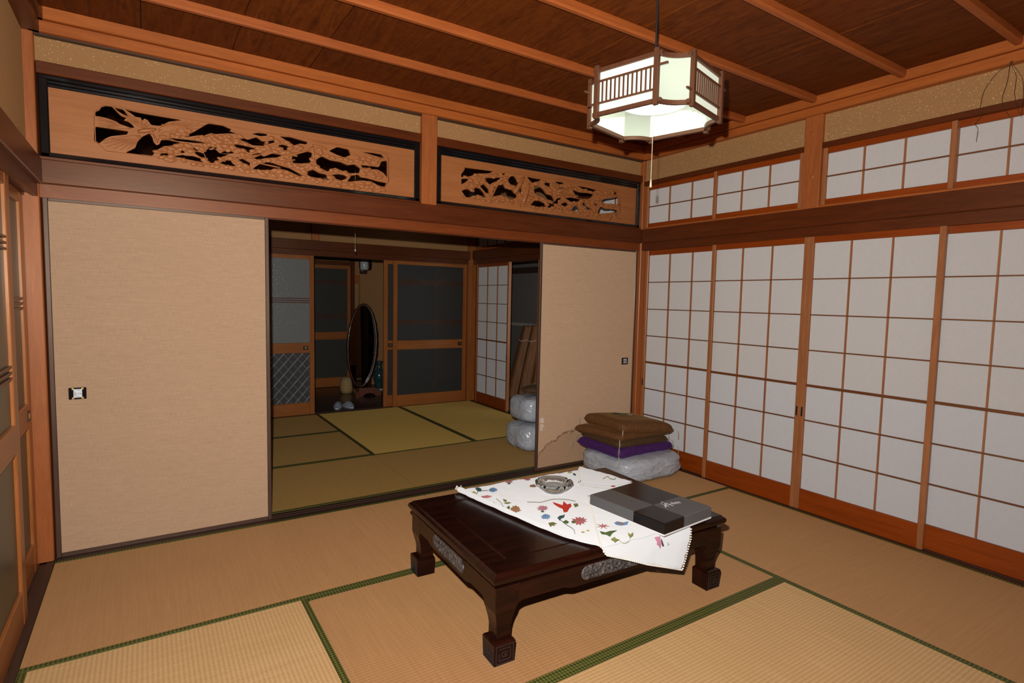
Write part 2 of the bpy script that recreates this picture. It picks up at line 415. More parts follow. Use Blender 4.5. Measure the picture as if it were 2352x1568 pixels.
def sheet(poly, step, to3, jit=0.0):
    """Fine triangulated sheet inside a 2-D outline."""
    xs = [p[0] for p in poly]; ys = [p[1] for p in poly]
    pts = []
    for i in range(len(poly)):
        a, b = Vector(poly[i]), Vector(poly[(i + 1) % len(poly)]); k = max(1, int((b - a).length / step))
        pts += [a.lerp(b, j / k) for j in range(k)]
    n = len(pts); edges = [(i, (i + 1) % n) for i in range(n)]
    def ins(p):
        r = False
        for i in range(n):
            a, b = pts[i], pts[(i + 1) % n]
            if (a.y > p.y) != (b.y > p.y) and p.x < (b.x - a.x) * (p.y - a.y) / (b.y - a.y) + a.x: r = not r
        return r
    gx = min(xs) + step / 2
    extra = []
    while gx < max(xs):
        gy = min(ys) + step / 2
        while gy < max(ys):
            p = Vector((gx, gy))
            if ins(p) and all((p - q).length > step * .5 for q in pts): extra.append(p)
            gy += step
        gx += step
    vs, _, fs, *_ = delaunay_2d_cdt(pts + extra, edges, [], 1, 1e-6)
    bm = bmesh.new(); bv = [bm.verts.new(to3(v.x, v.y)) for v in vs]
    for f in fs:
        try: bm.faces.new([bv[i] for i in f])
        except ValueError: pass
    bmesh.ops.recalc_face_normals(bm, faces=bm.faces)
    return bm
def copy_tree(o, dx=Vector((0, 0, 0)), parent=None, top=True):
    c = o.copy(); C.objects.link(c); c.parent = parent
    if top: c.location = o.location + dx
    XF[c.name] = Matrix.Translation(dx) @ wmat(o)
    for ch in list(o.children): copy_tree(ch, dx, c, False)
    return c

# ------------------------------------------------------------------ room dimensions (metres)
RX = 3.838           # room-side face of the right-hand posts
SX = 3.858           # front face of the near shoji track
YF = -0.03           # room-side face of the back-wall posts
FY = 2.87            # back wall of the far room
NY = -2.90           # near end of the tatami room
LINT, LINT_T, NAG_T = 1.72, 1.78, 1.89
ZC = 2.552           # ceiling boards

# ------------------------------------------------------------------ floor
floor = tag(box('floor', (-1.3, 5.0, -4.7, 5.1, -.16, -.06), M_DARKWALL), kind='structure')
def mat_piece(x0, x1, y0, y1, tint, axis):
    g = .0015; bm = bmesh.new()
    bx(bm, x0 + g, x1 - g, y0 + g, y1 - g, -.055, 0, bev=.003)
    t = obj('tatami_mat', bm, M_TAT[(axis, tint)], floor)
    bw = .027
    if axis == 'x': rects = ((x0 + g, x1 - g, y0 + g, y0 + bw), (x0 + g, x1 - g, y1 - bw, y1 - g))
    else: rects = ((x0 + g, x0 + bw, y0 + g, y1 - g), (x1 - bw, x1 - g, y0 + g, y1 - g))
    for r in rects: box('border', (*r, -.02, .0016), M_BORD, t, .0008)
TX0, TX1, TX2, TX3, TX4 = 0.0, .945, 1.905, 2.885, 3.838
TY0, TY1, TY2, TY3 = -.035, -.985, -1.94, -2.885
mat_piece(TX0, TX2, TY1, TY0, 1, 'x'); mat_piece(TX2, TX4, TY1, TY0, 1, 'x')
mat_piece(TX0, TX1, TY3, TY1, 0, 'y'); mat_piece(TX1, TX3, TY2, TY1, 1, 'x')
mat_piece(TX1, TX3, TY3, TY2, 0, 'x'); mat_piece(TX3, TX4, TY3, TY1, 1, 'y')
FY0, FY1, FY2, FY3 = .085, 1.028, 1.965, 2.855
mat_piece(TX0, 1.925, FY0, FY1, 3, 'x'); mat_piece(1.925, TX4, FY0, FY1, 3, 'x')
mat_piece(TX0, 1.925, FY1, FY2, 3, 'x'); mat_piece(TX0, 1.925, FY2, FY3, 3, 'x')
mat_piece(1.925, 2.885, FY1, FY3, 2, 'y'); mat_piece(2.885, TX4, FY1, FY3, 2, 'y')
# door sills let into the floor, with running grooves
def sill(a, axis, gr):
    bm = bmesh.new(); x0, x1, y0, y1, zt = a
    cuts = sorted(gr)
    lo, hi = (y0, y1) if axis == 'x' else (x0, x1)
    prev = lo
    for g0, g1 in cuts + [(hi, hi)]:
        if axis == 'x': bx(bm, x0, x1, prev, g0, -.06, zt)
        else: bx(bm, prev, g0, y0, y1, -.06, zt)
        if g1 > g0:
            if axis == 'x': bx(bm, x0, x1, g0, g1, -.06, zt - .004)
            else: bx(bm, g0, g1, y0, y1, -.06, zt - .004)
        prev = g1
    return obj('door_sill', bm, wood('sill', axis), floor)
sill((0, RX, -.035, .085, .0), 'x', [(.0, .020), (.032, .052)])
sill((-.105, 0, NY, -.03, .0), 'y', [(-.088, -.064), (-.056, -.030)])
sill((RX, 3.945, NY, -.03, .0), 'y', [(3.862, 3.882), (3.896, 3.916)])
sill((0, RX, FY - .015, FY + .10, .0), 'x', [(FY + .012, FY + .034), (FY + .05, FY + .072)])
sill((RX, 3.945, .085, FY, .0), 'y', [(3.862, 3.882), (3.896, 3.916)])
y = FY + .10; k = 0
while y < 4.72:     # corridor boards behind the far room
    box('plank', (-.6, 4.95, y + .0008, min(y + .118, 4.74), -.06, -.004), wood('plank', 'x'), floor, .001); y += .12
x = 3.945
while x < 4.80:     # veranda boards beyond the paper screens
    box('plank', (x + .0008, min(x + .118, 4.82), -4.6, FY + .1, -.06, -.004), wood('plank', 'y'), floor, .001); x += .12
y = NY
while y > -4.6:     # boards of the passage behind the camera
    box('plank', (-.6, RX, y - .118, y - .0008, -.06, -.004), wood('plank', 'x'), floor, .001); y -= .12

# ------------------------------------------------------------------ ceiling
ceiling = tag(box('ceiling', (-.15, 4.0, -4.7, 5.1, 2.60, 2.66), plain('dark_roof_void', (.01, .008, .006), .9)), kind='structure')
def boards(y0, y1, xs):
    for a, b in zip(xs[:-1], xs[1:]):
        box('ceiling_board', (a + .0016, b - .0016, y0, y1, ZC + random.uniform(0, .005), ZC + .016), M_CEIL, ceiling, .0012)
SEAM = [-.09, .405, .80, 1.185, 1.56, 1.955, 2.34, 2.73, 3.12, 3.51, 3.93]
boards(NY - .05, .06, SEAM)
for yb in (-.482, -.965, -1.443, -1.920, -2.395):
    bm = bmesh.new()
    prism(bm, [(-.017, ZC + .002), (-.017, 2.524), (-.010, 2.515), (.010, 2.515), (.017, 2.524), (.017, ZC + .002)], lambda a, b, d: Vector((-.01 + d, yb + a, b)), 3.86)
    obj('batten', bm, wood('batten', 'x'), ceiling)
boards(.06, FY + .06, [-.09, .9, 1.9, 2.9, 3.93])
box('ceiling_board', (-.6, 5.0, FY + .1, 4.75, 2.30, 2.32), M_CEIL, ceiling)
box('ceiling_board', (3.95, 5.0, -4.6, FY + .1, 2.30, 2.32), M_CEIL, ceiling)
box('ceiling_board', (-.6, 3.93, -4.6, NY - .05, ZC, ZC + .02), M_CEIL, ceiling)
# crown moulding in two steps round the room
t1 = tag(empty('trim_1'), 'stepped reddish wooden ceiling moulding above the carved transoms', 'moulding', kind='structure')
box('moulding_strip', (-.02, RX + .02, -.050, .05, 2.448, 2.498), wood('mould', 'x'), t1, .003)
box('moulding_strip', (-.02, RX + .02, -.066, .05, 2.500, 2.555), wood('mould', 'x'), t1, .003)
box('moulding_shadow_gap', (0, RX, -.022, .05, 2.440, 2.449), wood('sill', 'x'), t1)
t2 = tag(empty('trim_2'), 'stepped reddish wooden ceiling moulding above the paper screen wall', 'moulding', kind='structure')
box('moulding_strip', (RX - .020, 3.95, NY, -.02, 2.448, 2.498), wood('mould', 'y'), t2, .003)
box('moulding_strip', (RX - .036, 3.95, NY, -.02, 2.500, 2.555), wood('mould', 'y'), t2, .003)
t3 = tag(empty('trim_3'), 'stepped wooden ceiling moulding above the glazed sliding doors', 'moulding', kind='structure')
box('moulding_strip', (-.10, .022, NY, -.02, 2.448, 2.498), wood('beam', 'y'), t3, .003)
box('moulding_strip', (-.10, .038, NY, -.02, 2.500, 2.555), wood('beam', 'y'), t3, .003)

# ------------------------------------------------------------------ walls
wb = tag(empty('wall_back'), kind='structure'); wr = tag(empty('wall_right'), kind='structure'); wl = tag(empty('wall_left'), kind='structure')
def vpost(name, a, par, kind='post'): return box(name, a, wood(kind, 'z'), par, .004)
# back wall
vpost('post', (-.105, -.003, YF, .075, 0, 2.50), wb)
vpost('post', (1.880, 1.985, YF, .075, NAG_T - .022, 2.46), wb)
vpost('post', (RX, 3.943, YF, .075, 0, 2.50), wb)
box('plaster_panel', (-.01, RX + .01, .005, .06, 2.325, 2.47), M_PLAS, wb)
for x0, x1 in ((0, 1.880), (1.985, RX)):
    box('rail', (x0, x1, -.022, .06, 2.274, 2.328), wood('beam', 'x'), wb, .003)
    box('transom_sill', (x0, x1, -.024, .07, NAG_T - .01, 1.906), wood('beam', 'x'), wb, .003)
box('beam', (-.003, RX, YF - .014, -.004, LINT_T, NAG_T), wood('beam', 'x'), wb, .004)
bm = bmesh.new()
for a in ((-.012, .0), (.020, .032), (.052, .076)): bx(bm, -.003, RX, a[0], a[1], LINT, LINT + .016 - .0002)
bx(bm, -.003, RX, -.0122, .0762, LINT + .016, LINT_T)
obj('lintel', bm, wood('lintel', 'x'), wb)
# right wall
for y0, y1 in ((-1.486, -1.376), (-2.91, -2.805)): vpost('post', (RX, 3.943, y0, y1, NAG_T - .01, 2.46), wr)
vpost('post', (RX, 3.943, -2.93, -2.815, 0, 1.80), wr)
box('plaster_panel', (3.866, 3.92, NY, -.03, 2.275, 2.47), M_PLAS, wr)
for y0, y1 in ((-1.376, -.03), (-2.81, -1.486)):
    box('rail', (3.846, 3.94, y0, y1, 2.245, 2.280), wood('beam', 'y'), wr, .003)
    box('transom_sill', (3.842, 3.94, y0, y1, NAG_T - .01, 1.905), wood('mould', 'y'), wr, .003)
box('beam', (RX - .014, RX + .014, NY, -.045, LINT_T, NAG_T), wood('beam', 'y'), wr, .004)
bm = bmesh.new()
for a in ((3.846, 3.860), (3.884, 3.895), (3.918, 3.944)): bx(bm, a[0], a[1], NY, -.03, LINT, LINT + .0118)
bx(bm, 3.846, 3.944, NY, -.03, LINT + .012, LINT_T)
obj('lintel', bm, wood('beam', 'y'), wr)
box('plaster_panel', (3.86, 3.93, -4.6, NY, 0, 2.56), M_PLAS, wr)
# left wall
box('plaster_panel', (-.09, -.042, NY, -.03, NAG_T, 2.47), M_PLAS, wl)
box('beam', (-.014, .012, NY, -.045, LINT_T - .004, NAG_T), wood('beam', 'y'), wl, .004)
bm = bmesh.new()
for a in ((-.105, -.090), (-.064, -.056), (-.028, -.008)): bx(bm, a[0], a[1], NY, -.03, LINT, LINT + .0118)
bx(bm, -.105, -.008, NY, -.03, LINT + .012, LINT_T)
obj('lintel', bm, wood('beam', 'y'), wl)
vpost('post', (-.105, 0, -2.93, -2.83, 0, 2.46), wl)
box('plaster_panel', (-.13, -.06, -4.6, NY, 0, 2.56), M_PLAS, wl)
wn = tag(box('wall_near', (-.6, 4.9, -4.72, -4.60, -.06, 2.62), M_PLAS), kind='structure')
wp = tag(box('wall_passage', (-.72, -.60, -4.72, 5.0, -.06, 2.62), M_DARKWALL), kind='structure')

# ------------------------------------------------------------------ fusuma (papered sliding doors)
def fusuma(name, x0, x1, mat, label):
    d = tag(empty(name, ((x0 + x1) / 2, .01, 0)), label, 'sliding door', kind='structure')
    fw, th = .021, .020
    box('panel', (x0 + .012, x1 - .012, .004, .004 + th - .006, .012, LINT + .004), mat, d)
    for a in ((x0, x0 + fw), (x1 - fw, x1)): box('stile', (a[0], a[1], 0, th, .0, LINT + .006), wood('fusuma', 'z'), d, .003)
    box('rail', (x0 + fw, x1 - fw, .0008, th, LINT - .013, LINT + .006), wood('fusuma', 'x'), d, .002)
    box('rail', (x0 + fw, x1 - fw, .0008, th, .0, .022), wood('fusuma', 'x'), d, .002)
    return d
f1 = fusuma('door_1', .002, .977, M_FUS, 'beige woven-paper sliding door with black and silver pull, covering the opening by the glazed doors')
f2 = fusuma('door_2', 2.842, 3.836, M_FUS2, 'beige sliding door with brown water stain behind the cushion stack')
p = box('door_pull', (.072, .141, -.0035, .006, .772, .828), M_LACQ, f1, .001)
bm = bmesh.new(); bx(bm, .090, .125, -.006, 0, .779, .822, bev=.0015); obj('pull_inlay', bm, M_SILV, p)
bm = bmesh.new()
for sx in (.089, .126):
    for sz in (.778, .823): bx(bm, sx - .004, sx + .004, -.0066, -.003, sz - .004, sz + .004)
obj('corner_mount', bm, M_BRASS, p)
p = box('door_pull', (3.697, 3.762, -.0035, .006, .776, .832), M_LACQ, f2, .001)
for z in (.786, .807): box('pull_inlay', (3.712, 3.747, -.006, 0, z, z + .016), M_SILV, p, .001)

# ------------------------------------------------------------------ shoji (latticed paper screens)
def shoji(name, y0, y1, xf, label, z0=0.0, z1=LINT + .004, rows=7, cols=3, st=.030, top=.042, bot=.133, mid=None, pull=None, cat='sliding screen', group=None, kind='structure', th=.028):
    """Latticed screen in a plane x = const; xf is its room-side face, y0 < y1."""
    d = tag(empty(name, (xf + th / 2, (y0 + y1) / 2, z0)), label, cat, group, kind)
    for a in ((y0, y0 + st), (y1 - st, y1)): box('stile', (xf, xf + th, a[0], a[1], z0, z1), wood('shoji', 'z'), d, .003)
    box('rail', (xf + .002, xf + th, y0 + st, y1 - st, z1 - top, z1), wood('rail', 'y'), d, .002)
    box('rail', (xf + .002, xf + th, y0 + st, y1 - st, z0, z0 + bot), wood('rail', 'y'), d, .002)
    a0, a1, b0, b1 = y0 + st, y1 - st, z0 + bot, z1 - top
    xp = xf + .018
    k = .0038
    ys = [a0 + (a1 - a0) * i / cols for i in range(cols + 1)]; zs = [b0 + (b1 - b0) * i / rows for i in range(rows + 1)]
    for i in range(1, cols):
        if mid:
            zm = zs[mid]
            box('lattice_bar', (xf + .006, xp, ys[i] - k, ys[i] + k, b0, zm), wood('shoji', 'z'), d)
            box('lattice_bar', (xf + .006, xp, ys[i] - k, ys[i] + k, zm, b1), wood('shoji', 'z'), d)
        else: box('lattice_bar', (xf + .006, xp, ys[i] - k, ys[i] + k, b0, b1), wood('shoji', 'z'), d)
    for j in range(1, rows):
        kk = .0075 if j == mid else k * .9
        box('lattice_bar', (xf + (.004 if j == mid else .005), xp, a0, a1, zs[j] - kk, zs[j] + kk), wood('bar', 'y'), d)
    pms = {}
    for i in range(cols):
        for j in range(rows):
            pmat = M_PAPER_NEW if (mid and j < mid) else M_PAPER      # the lower half was repapered
            pm = pms.get(pmat.name)
            if pm is None:
                o = box('pane', (xp, xp + .0012, ys[i], ys[i + 1], zs[j], zs[j + 1]), pmat, d); pms[pmat.name] = o
                o['base'] = (ys[i], zs[j])
            else:
                o = pm.copy(); C.objects.link(o); o.parent = d; XF[o.name] = XF[pm.name]
                o.location = (0, ys[i] - pm['base'][0], zs[j] - pm['base'][1])
    if pull is not None:
        box('door_pull', (xf - .0015, xf + .004, pull - .005, pull + .005, .598, .657), M_BLACK, d)
    return d
SF, SB = SX, SX + .034
shoji('door_3', -.760, -.034, SB, 'paper sliding screen beside the corner post, behind the cushion stack', mid=3, pull=-.05)
shoji('door_4', -1.433, -.716, SF, 'paper sliding screen with its pull on the meeting stile, nearer the cushion stack', mid=3, pull=-1.417)
shoji('door_5', -2.150, -1.4335, SF, 'paper sliding screen meeting its neighbour at the tall wall post line', mid=3, pull=-1.450)
shoji('door_6', -2.845, -2.105, SB, 'paper sliding screen under the dangling wires', mid=3)
kw = dict(z0=1.905, z1=2.247, rows=2, cols=3, st=.026, top=.036, bot=.035, cat='window')
shoji('window_1', -.735, -.034, SB - .02, 'high paper window in the corner, beside the carved transom', **kw)
shoji('window_2', -1.372, -.705, SF - .006, 'high paper window between the corner panel and the knotty post', **kw)
shoji('window_3', -2.165, -1.490, SF - .006, 'high paper window just past the knotty post', **kw)
shoji('window_4', -2.806, -2.140, SB - .02, 'high paper window behind the dangling wires', **kw)
# knots on the upper post
for (yy, zz, rr) in ((-1.425, 2.345, .010), (-1.437, 2.085, .013), (-1.418, 2.20, .007)):
    bm = bmesh.new(); bmesh.ops.create_uvsphere(bm, u_segments=12, v_segments=8, radius=1)
    bm.transform(Matrix.Translation((RX + .001, yy, zz)) @ Matrix.Diagonal((.005, rr, rr * 1.1, 1)))
    obj('knot', bm, wood('post', 'x'), wr, smooth=True)

# ------------------------------------------------------------------ glazed sliding doors
def glazed(name, axis, a0, a1, pf, label, bars, up, low, pull=None, z1=LINT + .002, st=.050, th=.028, sgn=1, group=None):
    """Glazed wooden sliding door; axis 'y': plane x = pf (depth goes to -x for sgn=-1), axis 'x': plane y = pf."""
    def B(nm, u0, u1, d0, d1, z0, z2, mat, par, bev=0.0):
        if axis == 'x': a = (u0, u1, pf + sgn * d0, pf + sgn * d1, z0, z2)
        else: a = (pf + sgn * d0, pf + sgn * d1, u0, u1, z0, z2)
        return box(nm, a, mat, par, bev)
    base = ((a0 + a1) / 2, pf + sgn * th / 2, 0) if axis == 'x' else (pf + sgn * th / 2, (a0 + a1) / 2, 0)
    d = tag(empty(name, base), label, 'sliding door', group, 'structure')
    for u in ((a0, a0 + st), (a1 - st, a1)): B('stile', u[0], u[1], 0, th, 0, z1, wood('door', 'z'), d, .003)
    B('rail', a0 + st, a1 - st, .002, th, z1 - .045, z1, wood('door', axis), d, .002)
    m = B('rail', a0 + st, a1 - st, -.001, th, .675, .785, wood('door', axis), d, .003)
    B('rail', a0 + st, a1 - st, .001, th, 0, .135, wood('door', axis), d, .003)
    B('pane', a0 + st, a1 - st, .012, .017, .785, z1 - .045, up, d)
    B('pane', a0 + st, a1 - st, .012, .017, .135, .675, low, d)
    for z in bars:
        for k in (-.022, 0, .022):
            B('lattice_bar', a0 + st - .012, a1 - st + .012, .003, .011, z + k - .0045, z + k + .0045, wood('beam', axis), d)
    for u in (pull or []):
        q = B('door_pull', u - .026, u + .026, -.004, .004, .708, .752, M_BLACK, d)
        B('pull_inlay', u - .010, u + .012, -.006, 0, .720, .744, M_BRASS, q)
    return d
glazed('door_7', 'y', -.790, -.050, -.060, 'glazed wooden sliding door next to the corner post, with one bar triplet', (1.235,), M_GL_OLIVE, M_GL_OLIVE, pull=(-.14,), sgn=-1, st=.075)
glazed('door_8', 'y', -1.30, -.560, -.028, 'glazed wooden sliding door slid in front of its neighbour by the corner', (1.465, .985), M_GL_OLIVE, M_GL_OLIVE, sgn=-1, st=.075)
glazed('door_9', 'y', -2.02, -1.25, -.060, 'glazed wooden sliding door past the slid-open one', (1.235,), M_GL_OLIVE, M_GL_OLIVE, sgn=-1, st=.075)
glazed('door_10', 'y', -2.828, -1.97, -.028, 'glazed wooden sliding door at the passage end', (1.465, .985), M_GL_OLIVE, M_GL_OLIVE, sgn=-1, st=.075)

# ------------------------------------------------------------------ far room
wf = tag(empty('wall_far'), kind='structure'); wfr = tag(empty('wall_far_right'), kind='structure')
vpost('post', (3.785, 3.893, FY - .03, FY + .09, 0, 2.5), wf, 'door')
vpost('post', (1.890, 1.968, FY - .024, FY + .09, NAG_T - .01, 2.5), wf)
vpost('post', (-.105, 0, FY - .03, FY + .09, 0, 2.5), wf)
box('plaster_panel', (-.05, 3.8, FY + .012, FY + .07, NAG_T - .02, 2.56), M_PLAS, wf)
box('beam', (-.003, 3.80, FY - .045, FY - .005, LINT_T - .004, NAG_T - .012), wood('beam', 'x'), wf, .004)
box('lintel', (-.003, 3.80, FY - .018, FY + .09, LINT - .002, LINT_T), wood('beam', 'x'), wf)
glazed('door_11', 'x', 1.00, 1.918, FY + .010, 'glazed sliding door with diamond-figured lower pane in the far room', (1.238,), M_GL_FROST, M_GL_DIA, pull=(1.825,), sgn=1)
glazed('door_12', 'x', 2.815, 3.780, FY + .008, 'front one of two overlapped smoky glazed doors by the far corner', (1.475, 1.0), M_GL_DARK, M_GL_DARK, pull=(3.69,), sgn=1)
glazed('door_13', 'x', 2.712, 3.400, FY + .046, 'rear one of two overlapped smoky glazed doors by the far corner', (1.238,), M_GL_DARK, M_GL_DARK, pull=(2.79,), sgn=1)
# right side of the far room
box('beam', (RX - .014, RX + .014, .085, FY - .045, LINT_T, NAG_T), wood('beam', 'y'), wfr, .004)
box('lintel', (3.846, 3.944, .085, FY - .03, LINT, LINT_T), wood('beam', 'y'), wfr)
box('rail', (3.846, 3.94, .085, FY - .03, 2.245, 2.280), wood('beam', 'y'), wfr)
box('transom_sill', (3.842, 3.94, .085, FY - .03, NAG_T - .01, 1.905), wood('mould', 'y'), wfr)
box('plaster_panel', (3.866, 3.92, .08, FY, 2.275, 2.56), M_PLAS, wfr)
shoji('door_14', 2.024, 2.775, SF, 'paper sliding screen closed against the far room corner post', mid=3, pull=2.045)
shoji('door_15', 2.060, 2.830, SB, 'paper sliding screen stacked behind the one at the far corner', mid=3)
shoji('door_16', .760, 1.505, SB, 'paper sliding screen slid partly behind the stained door', mid=3)
shoji('door_17', .090, .800, SF, 'paper sliding screen just behind the stained door', mid=3)
shoji('window_5', .09, .78, SF, 'high paper window of the far room, beside the dividing wall', **kw)
shoji('window_6', .78, 1.46, SB, 'high paper window second from the dividing wall in the far room', **kw)
shoji('window_7', 1.46, 2.14, SF, 'high paper window third from the dividing wall in the far room', **kw)
shoji('window_8', 2.14, 2.83, SB, 'high paper window over the far corner screen', **kw)
wfl = tag(box('wall_far_left', (-.12, -.02, .08, FY, 0, 2.56), M_PLAS), kind='structure')
# corridor behind
CY = 4.69
wc = tag(empty('wall_corridor'), kind='structure')
box('plaster_panel', (-.6, 5.0, CY + .02, CY + .10, -.06, 2.4), M_PLAS, wc)
box('lintel', (1.6, 2.87, CY - .04, CY + .03, 1.728, 1.785), wood('beam', 'x'), wc)
vpost('post', (2.866, 2.91, CY - .05, CY + .05, 0, 2.32), wc, 'beam')
glazed('door_18', 'x', 2.02, 2.862, CY - .018, 'glazed sliding door at the back of the dim corridor', (1.48, 1.0), M_GL_DARK, M_GL_DARK, sgn=1)
box('plaster_panel', (4.90, 5.0, FY, 5.0, -.06, 2.4), M_PLAS, wc)
# veranda outer wall with a pale handrail
wv = tag(empty('wall_veranda'), kind='structure')
box('plaster_panel', (4.82, 4.90, 1.2, 4.72, -.06, 2.4), M_DARKWALL, wv)
box('plaster_panel', (4.82, 4.90, -4.7, 1.2, -.06, .55), M_DARKWALL, wv)
box('plaster_panel', (4.82, 4.90, -4.7, 1.2, 2.05, 2.4), M_DARKWALL, wv)
box('handrail', (4.775, 4.83, 1.2, 3.6, .925, .975), M_RAILW, wv, .006)
box('head_rail', (4.79, 4.83, 1.2, 3.6, 1.66, 1.74), wood('sill', 'y'), wv)

# ------------------------------------------------------------------ carved openwork transoms
def fill_shape(outer, holes, y_front, depth, bev):
    """Flat plate with cut-outs: a filled 2-D curve, turned into a mesh (x, z) -> world."""
    cu = bpy.data.curves.new('tmp', 'CURVE'); cu.dimensions = '2D'; cu.fill_mode = 'BOTH'
    cu.extrude = depth / 2
    for poly in [outer] + holes:
        s = cu.splines.new('POLY'); s.points.add(len(poly) - 1); s.use_cyclic_u = True
        for i, (a, b) in enumerate(poly): s.points[i].co = (a, b, 0, 1)
    o = bpy.data.objects.new('tmp', cu); C.objects.link(o)
    dg = bpy.context.evaluated_depsgraph_get(); dg.update()
    me = bpy.data.meshes.new_from_object(o.evaluated_get(dg))
    bm = bmesh.new(); bm.from_mesh(me)
    bpy.data.objects.remove(o); bpy.data.curves.remove(cu); bpy.data.meshes.remove(me)
    for v in bm.verts: v.co = Vector((v.co.x, y_front + depth / 2 + bev - v.co.z, v.co.y))
    bmesh.ops.recalc_face_normals(bm, faces=bm.faces)
    return bm
def smooth_poly(pts):
    q = []
    for i in range(len(pts)):      # only clip the very tips, so the cut-outs keep their size
        a, b = pts[i], pts[(i + 1) % len(pts)]
        q += [(a[0] * .91 + b[0] * .09, a[1] * .91 + b[1] * .09), (a[0] * .09 + b[0] * .91, a[1] * .09 + b[1] * .91)]
    return q
def in_poly(x, y, pl):
    r = False
    for i in range(len(pl)):
        a, b = pl[i], pl[(i + 1) % len(pl)]
        if (a[1] > y) != (b[1] > y) and x < (b[0] - a[0]) * (y - a[1]) / (b[1] - a[1]) + a[0]: r = not r
    return r
YP = .004
def transom(name, x0, x1, label, org, sc, holes, tufts, strokes, lip, field):
    root = tag(empty(name, ((x0 + x1) / 2, .02, 1.906)), label, 'transom panel', 'carved openwork transoms')
    z0, z1 = 1.906, 2.274; fo = .026
    def P(c): q = px(org[0] + c[0] / sc, org[1] + c[1] / sc, 1, YP); return (q.x, q.z)
    fr = [(x0, x1, z1 - .05, z1), (x0, x1, z0, z0 + fo - .004), (x0, x0 + .036, z0, z1), (x1 - .036, x1, z0, z1)]
    for k, a in enumerate(fr):
        bm = bmesh.new()
        if k == 0:   # moulded head: two stepped beads
            bx(bm, a[0], a[1], -.012, .05, z1 - .020, z1, .004); bx(bm, a[0], a[1], -.006, .05, z1 - .036, z1 - .020, .004); bx(bm, a[0], a[1], -.001, .05, z1 - .05, z1 - .036, .003)
        else: bx(bm, a[0], a[1], -.010, .05, a[2], a[3], .005)
        obj('frame_rail' if k < 2 else 'frame_stile', bm, M_LACQ, root)
    outer = [(x0 + .03, z0 + .016), (x1 - .03, z0 + .016), (x1 - .03, z1 - .046), (x0 + .03, z1 - .046)]
    grown = []
    for h in holes:
        cx, cy = sum(c[0] for c in h) / len(h), sum(c[1] for c in h) / len(h)
        grown.append([(cx + (c[0] - cx) * 1.07, cy + (c[1] - cy) * 1.22) for c in h])
    hs = [smooth_poly([P(c) for c in h]) for h in grown]
    cp = obj('carved_board', fill_shape(outer, hs, YP, .016, .0012), wood('ranma', 'x'), root)
    bm = bmesh.new()      # pine tufts in low relief: scalloped fans with radial grooves, packed between the cut-outs
    rnd = random.Random(3)
    spots = [c for c in tufts]; tries = 0
    while len(spots) < 190 and tries < 6000:
        tries += 1
        c = (rnd.uniform(field[0], field[1]), 0); t0 = field[2] + field[3] * c[0]; c = (c[0], rnd.uniform(t0 + .12 * field[4], t0 + field[4] * .93))
        if any(in_poly(c[0] + dx, c[1] + dy, h) for h in grown for dx, dy in ((0, 0), (12, 0), (-12, 0), (0, 10), (0, -10))): continue
        if any(math.hypot(c[0] - q[0], (c[1] - q[1]) * 1.3) < 26 for q in spots): continue
        spots.append(c)
    for c in spots:
        q = P((c[0] + rnd.uniform(-4, 4), c[1] + rnd.uniform(-4, 4)))
        r = bmesh.ops.create_icosphere(bm, subdivisions=3, radius=1)
        M = Matrix.Translation((q[0], YP + .0005, q[1])) @ Matrix.Rotation(rnd.uniform(-.5, .5), 4, 'Y') @ Matrix.Diagonal((rnd.uniform(.016, .026), .0070, rnd.uniform(.009, .013), 1))
        for v in r['verts']:
            a = math.atan2(v.co.z + .8, v.co.x); s_ = 1 + .10 * math.cos(15 * a); v.co = M @ Vector((v.co.x * s_, v.co.y * (.8 + .25 * math.cos(15 * a)), v.co.z * s_))
    tag(obj('pine_relief', bm, wood('ranma', 'x'), root, smooth=True), kind='stuff')
    lp = [P(c) for c in lip]; lp.append(lp[0])
    bm = bmesh.new(); tube(bm, [(a, YP - .0005, b) for a, b in lp], .0022, 6, cap=False); obj('field_lip', bm, wood('ranma', 'x'), root, smooth=True)
    bm = bmesh.new()
    for (a, b, r0, r1) in strokes:
        pa, pb = P(a), P(b); n = 7; pts, rs = [], []
        for i in range(n):
            t = i / (n - 1); pts.append((pa[0] + (pb[0] - pa[0]) * t, YP - .0015, pa[1] + (pb[1] - pa[1]) * t)); rs.append(max(.0006, (r0 + (r1 - r0) * t) * (.35 + .65 * math.sin(PI * min(1, .15 + t * .8)))))
        tube(bm, pts, rs, 6)
    tag(obj('feather_relief', bm, wood('ranma', 'x'), root, smooth=True), kind='stuff')
    # raised lip round the carved field
    return root
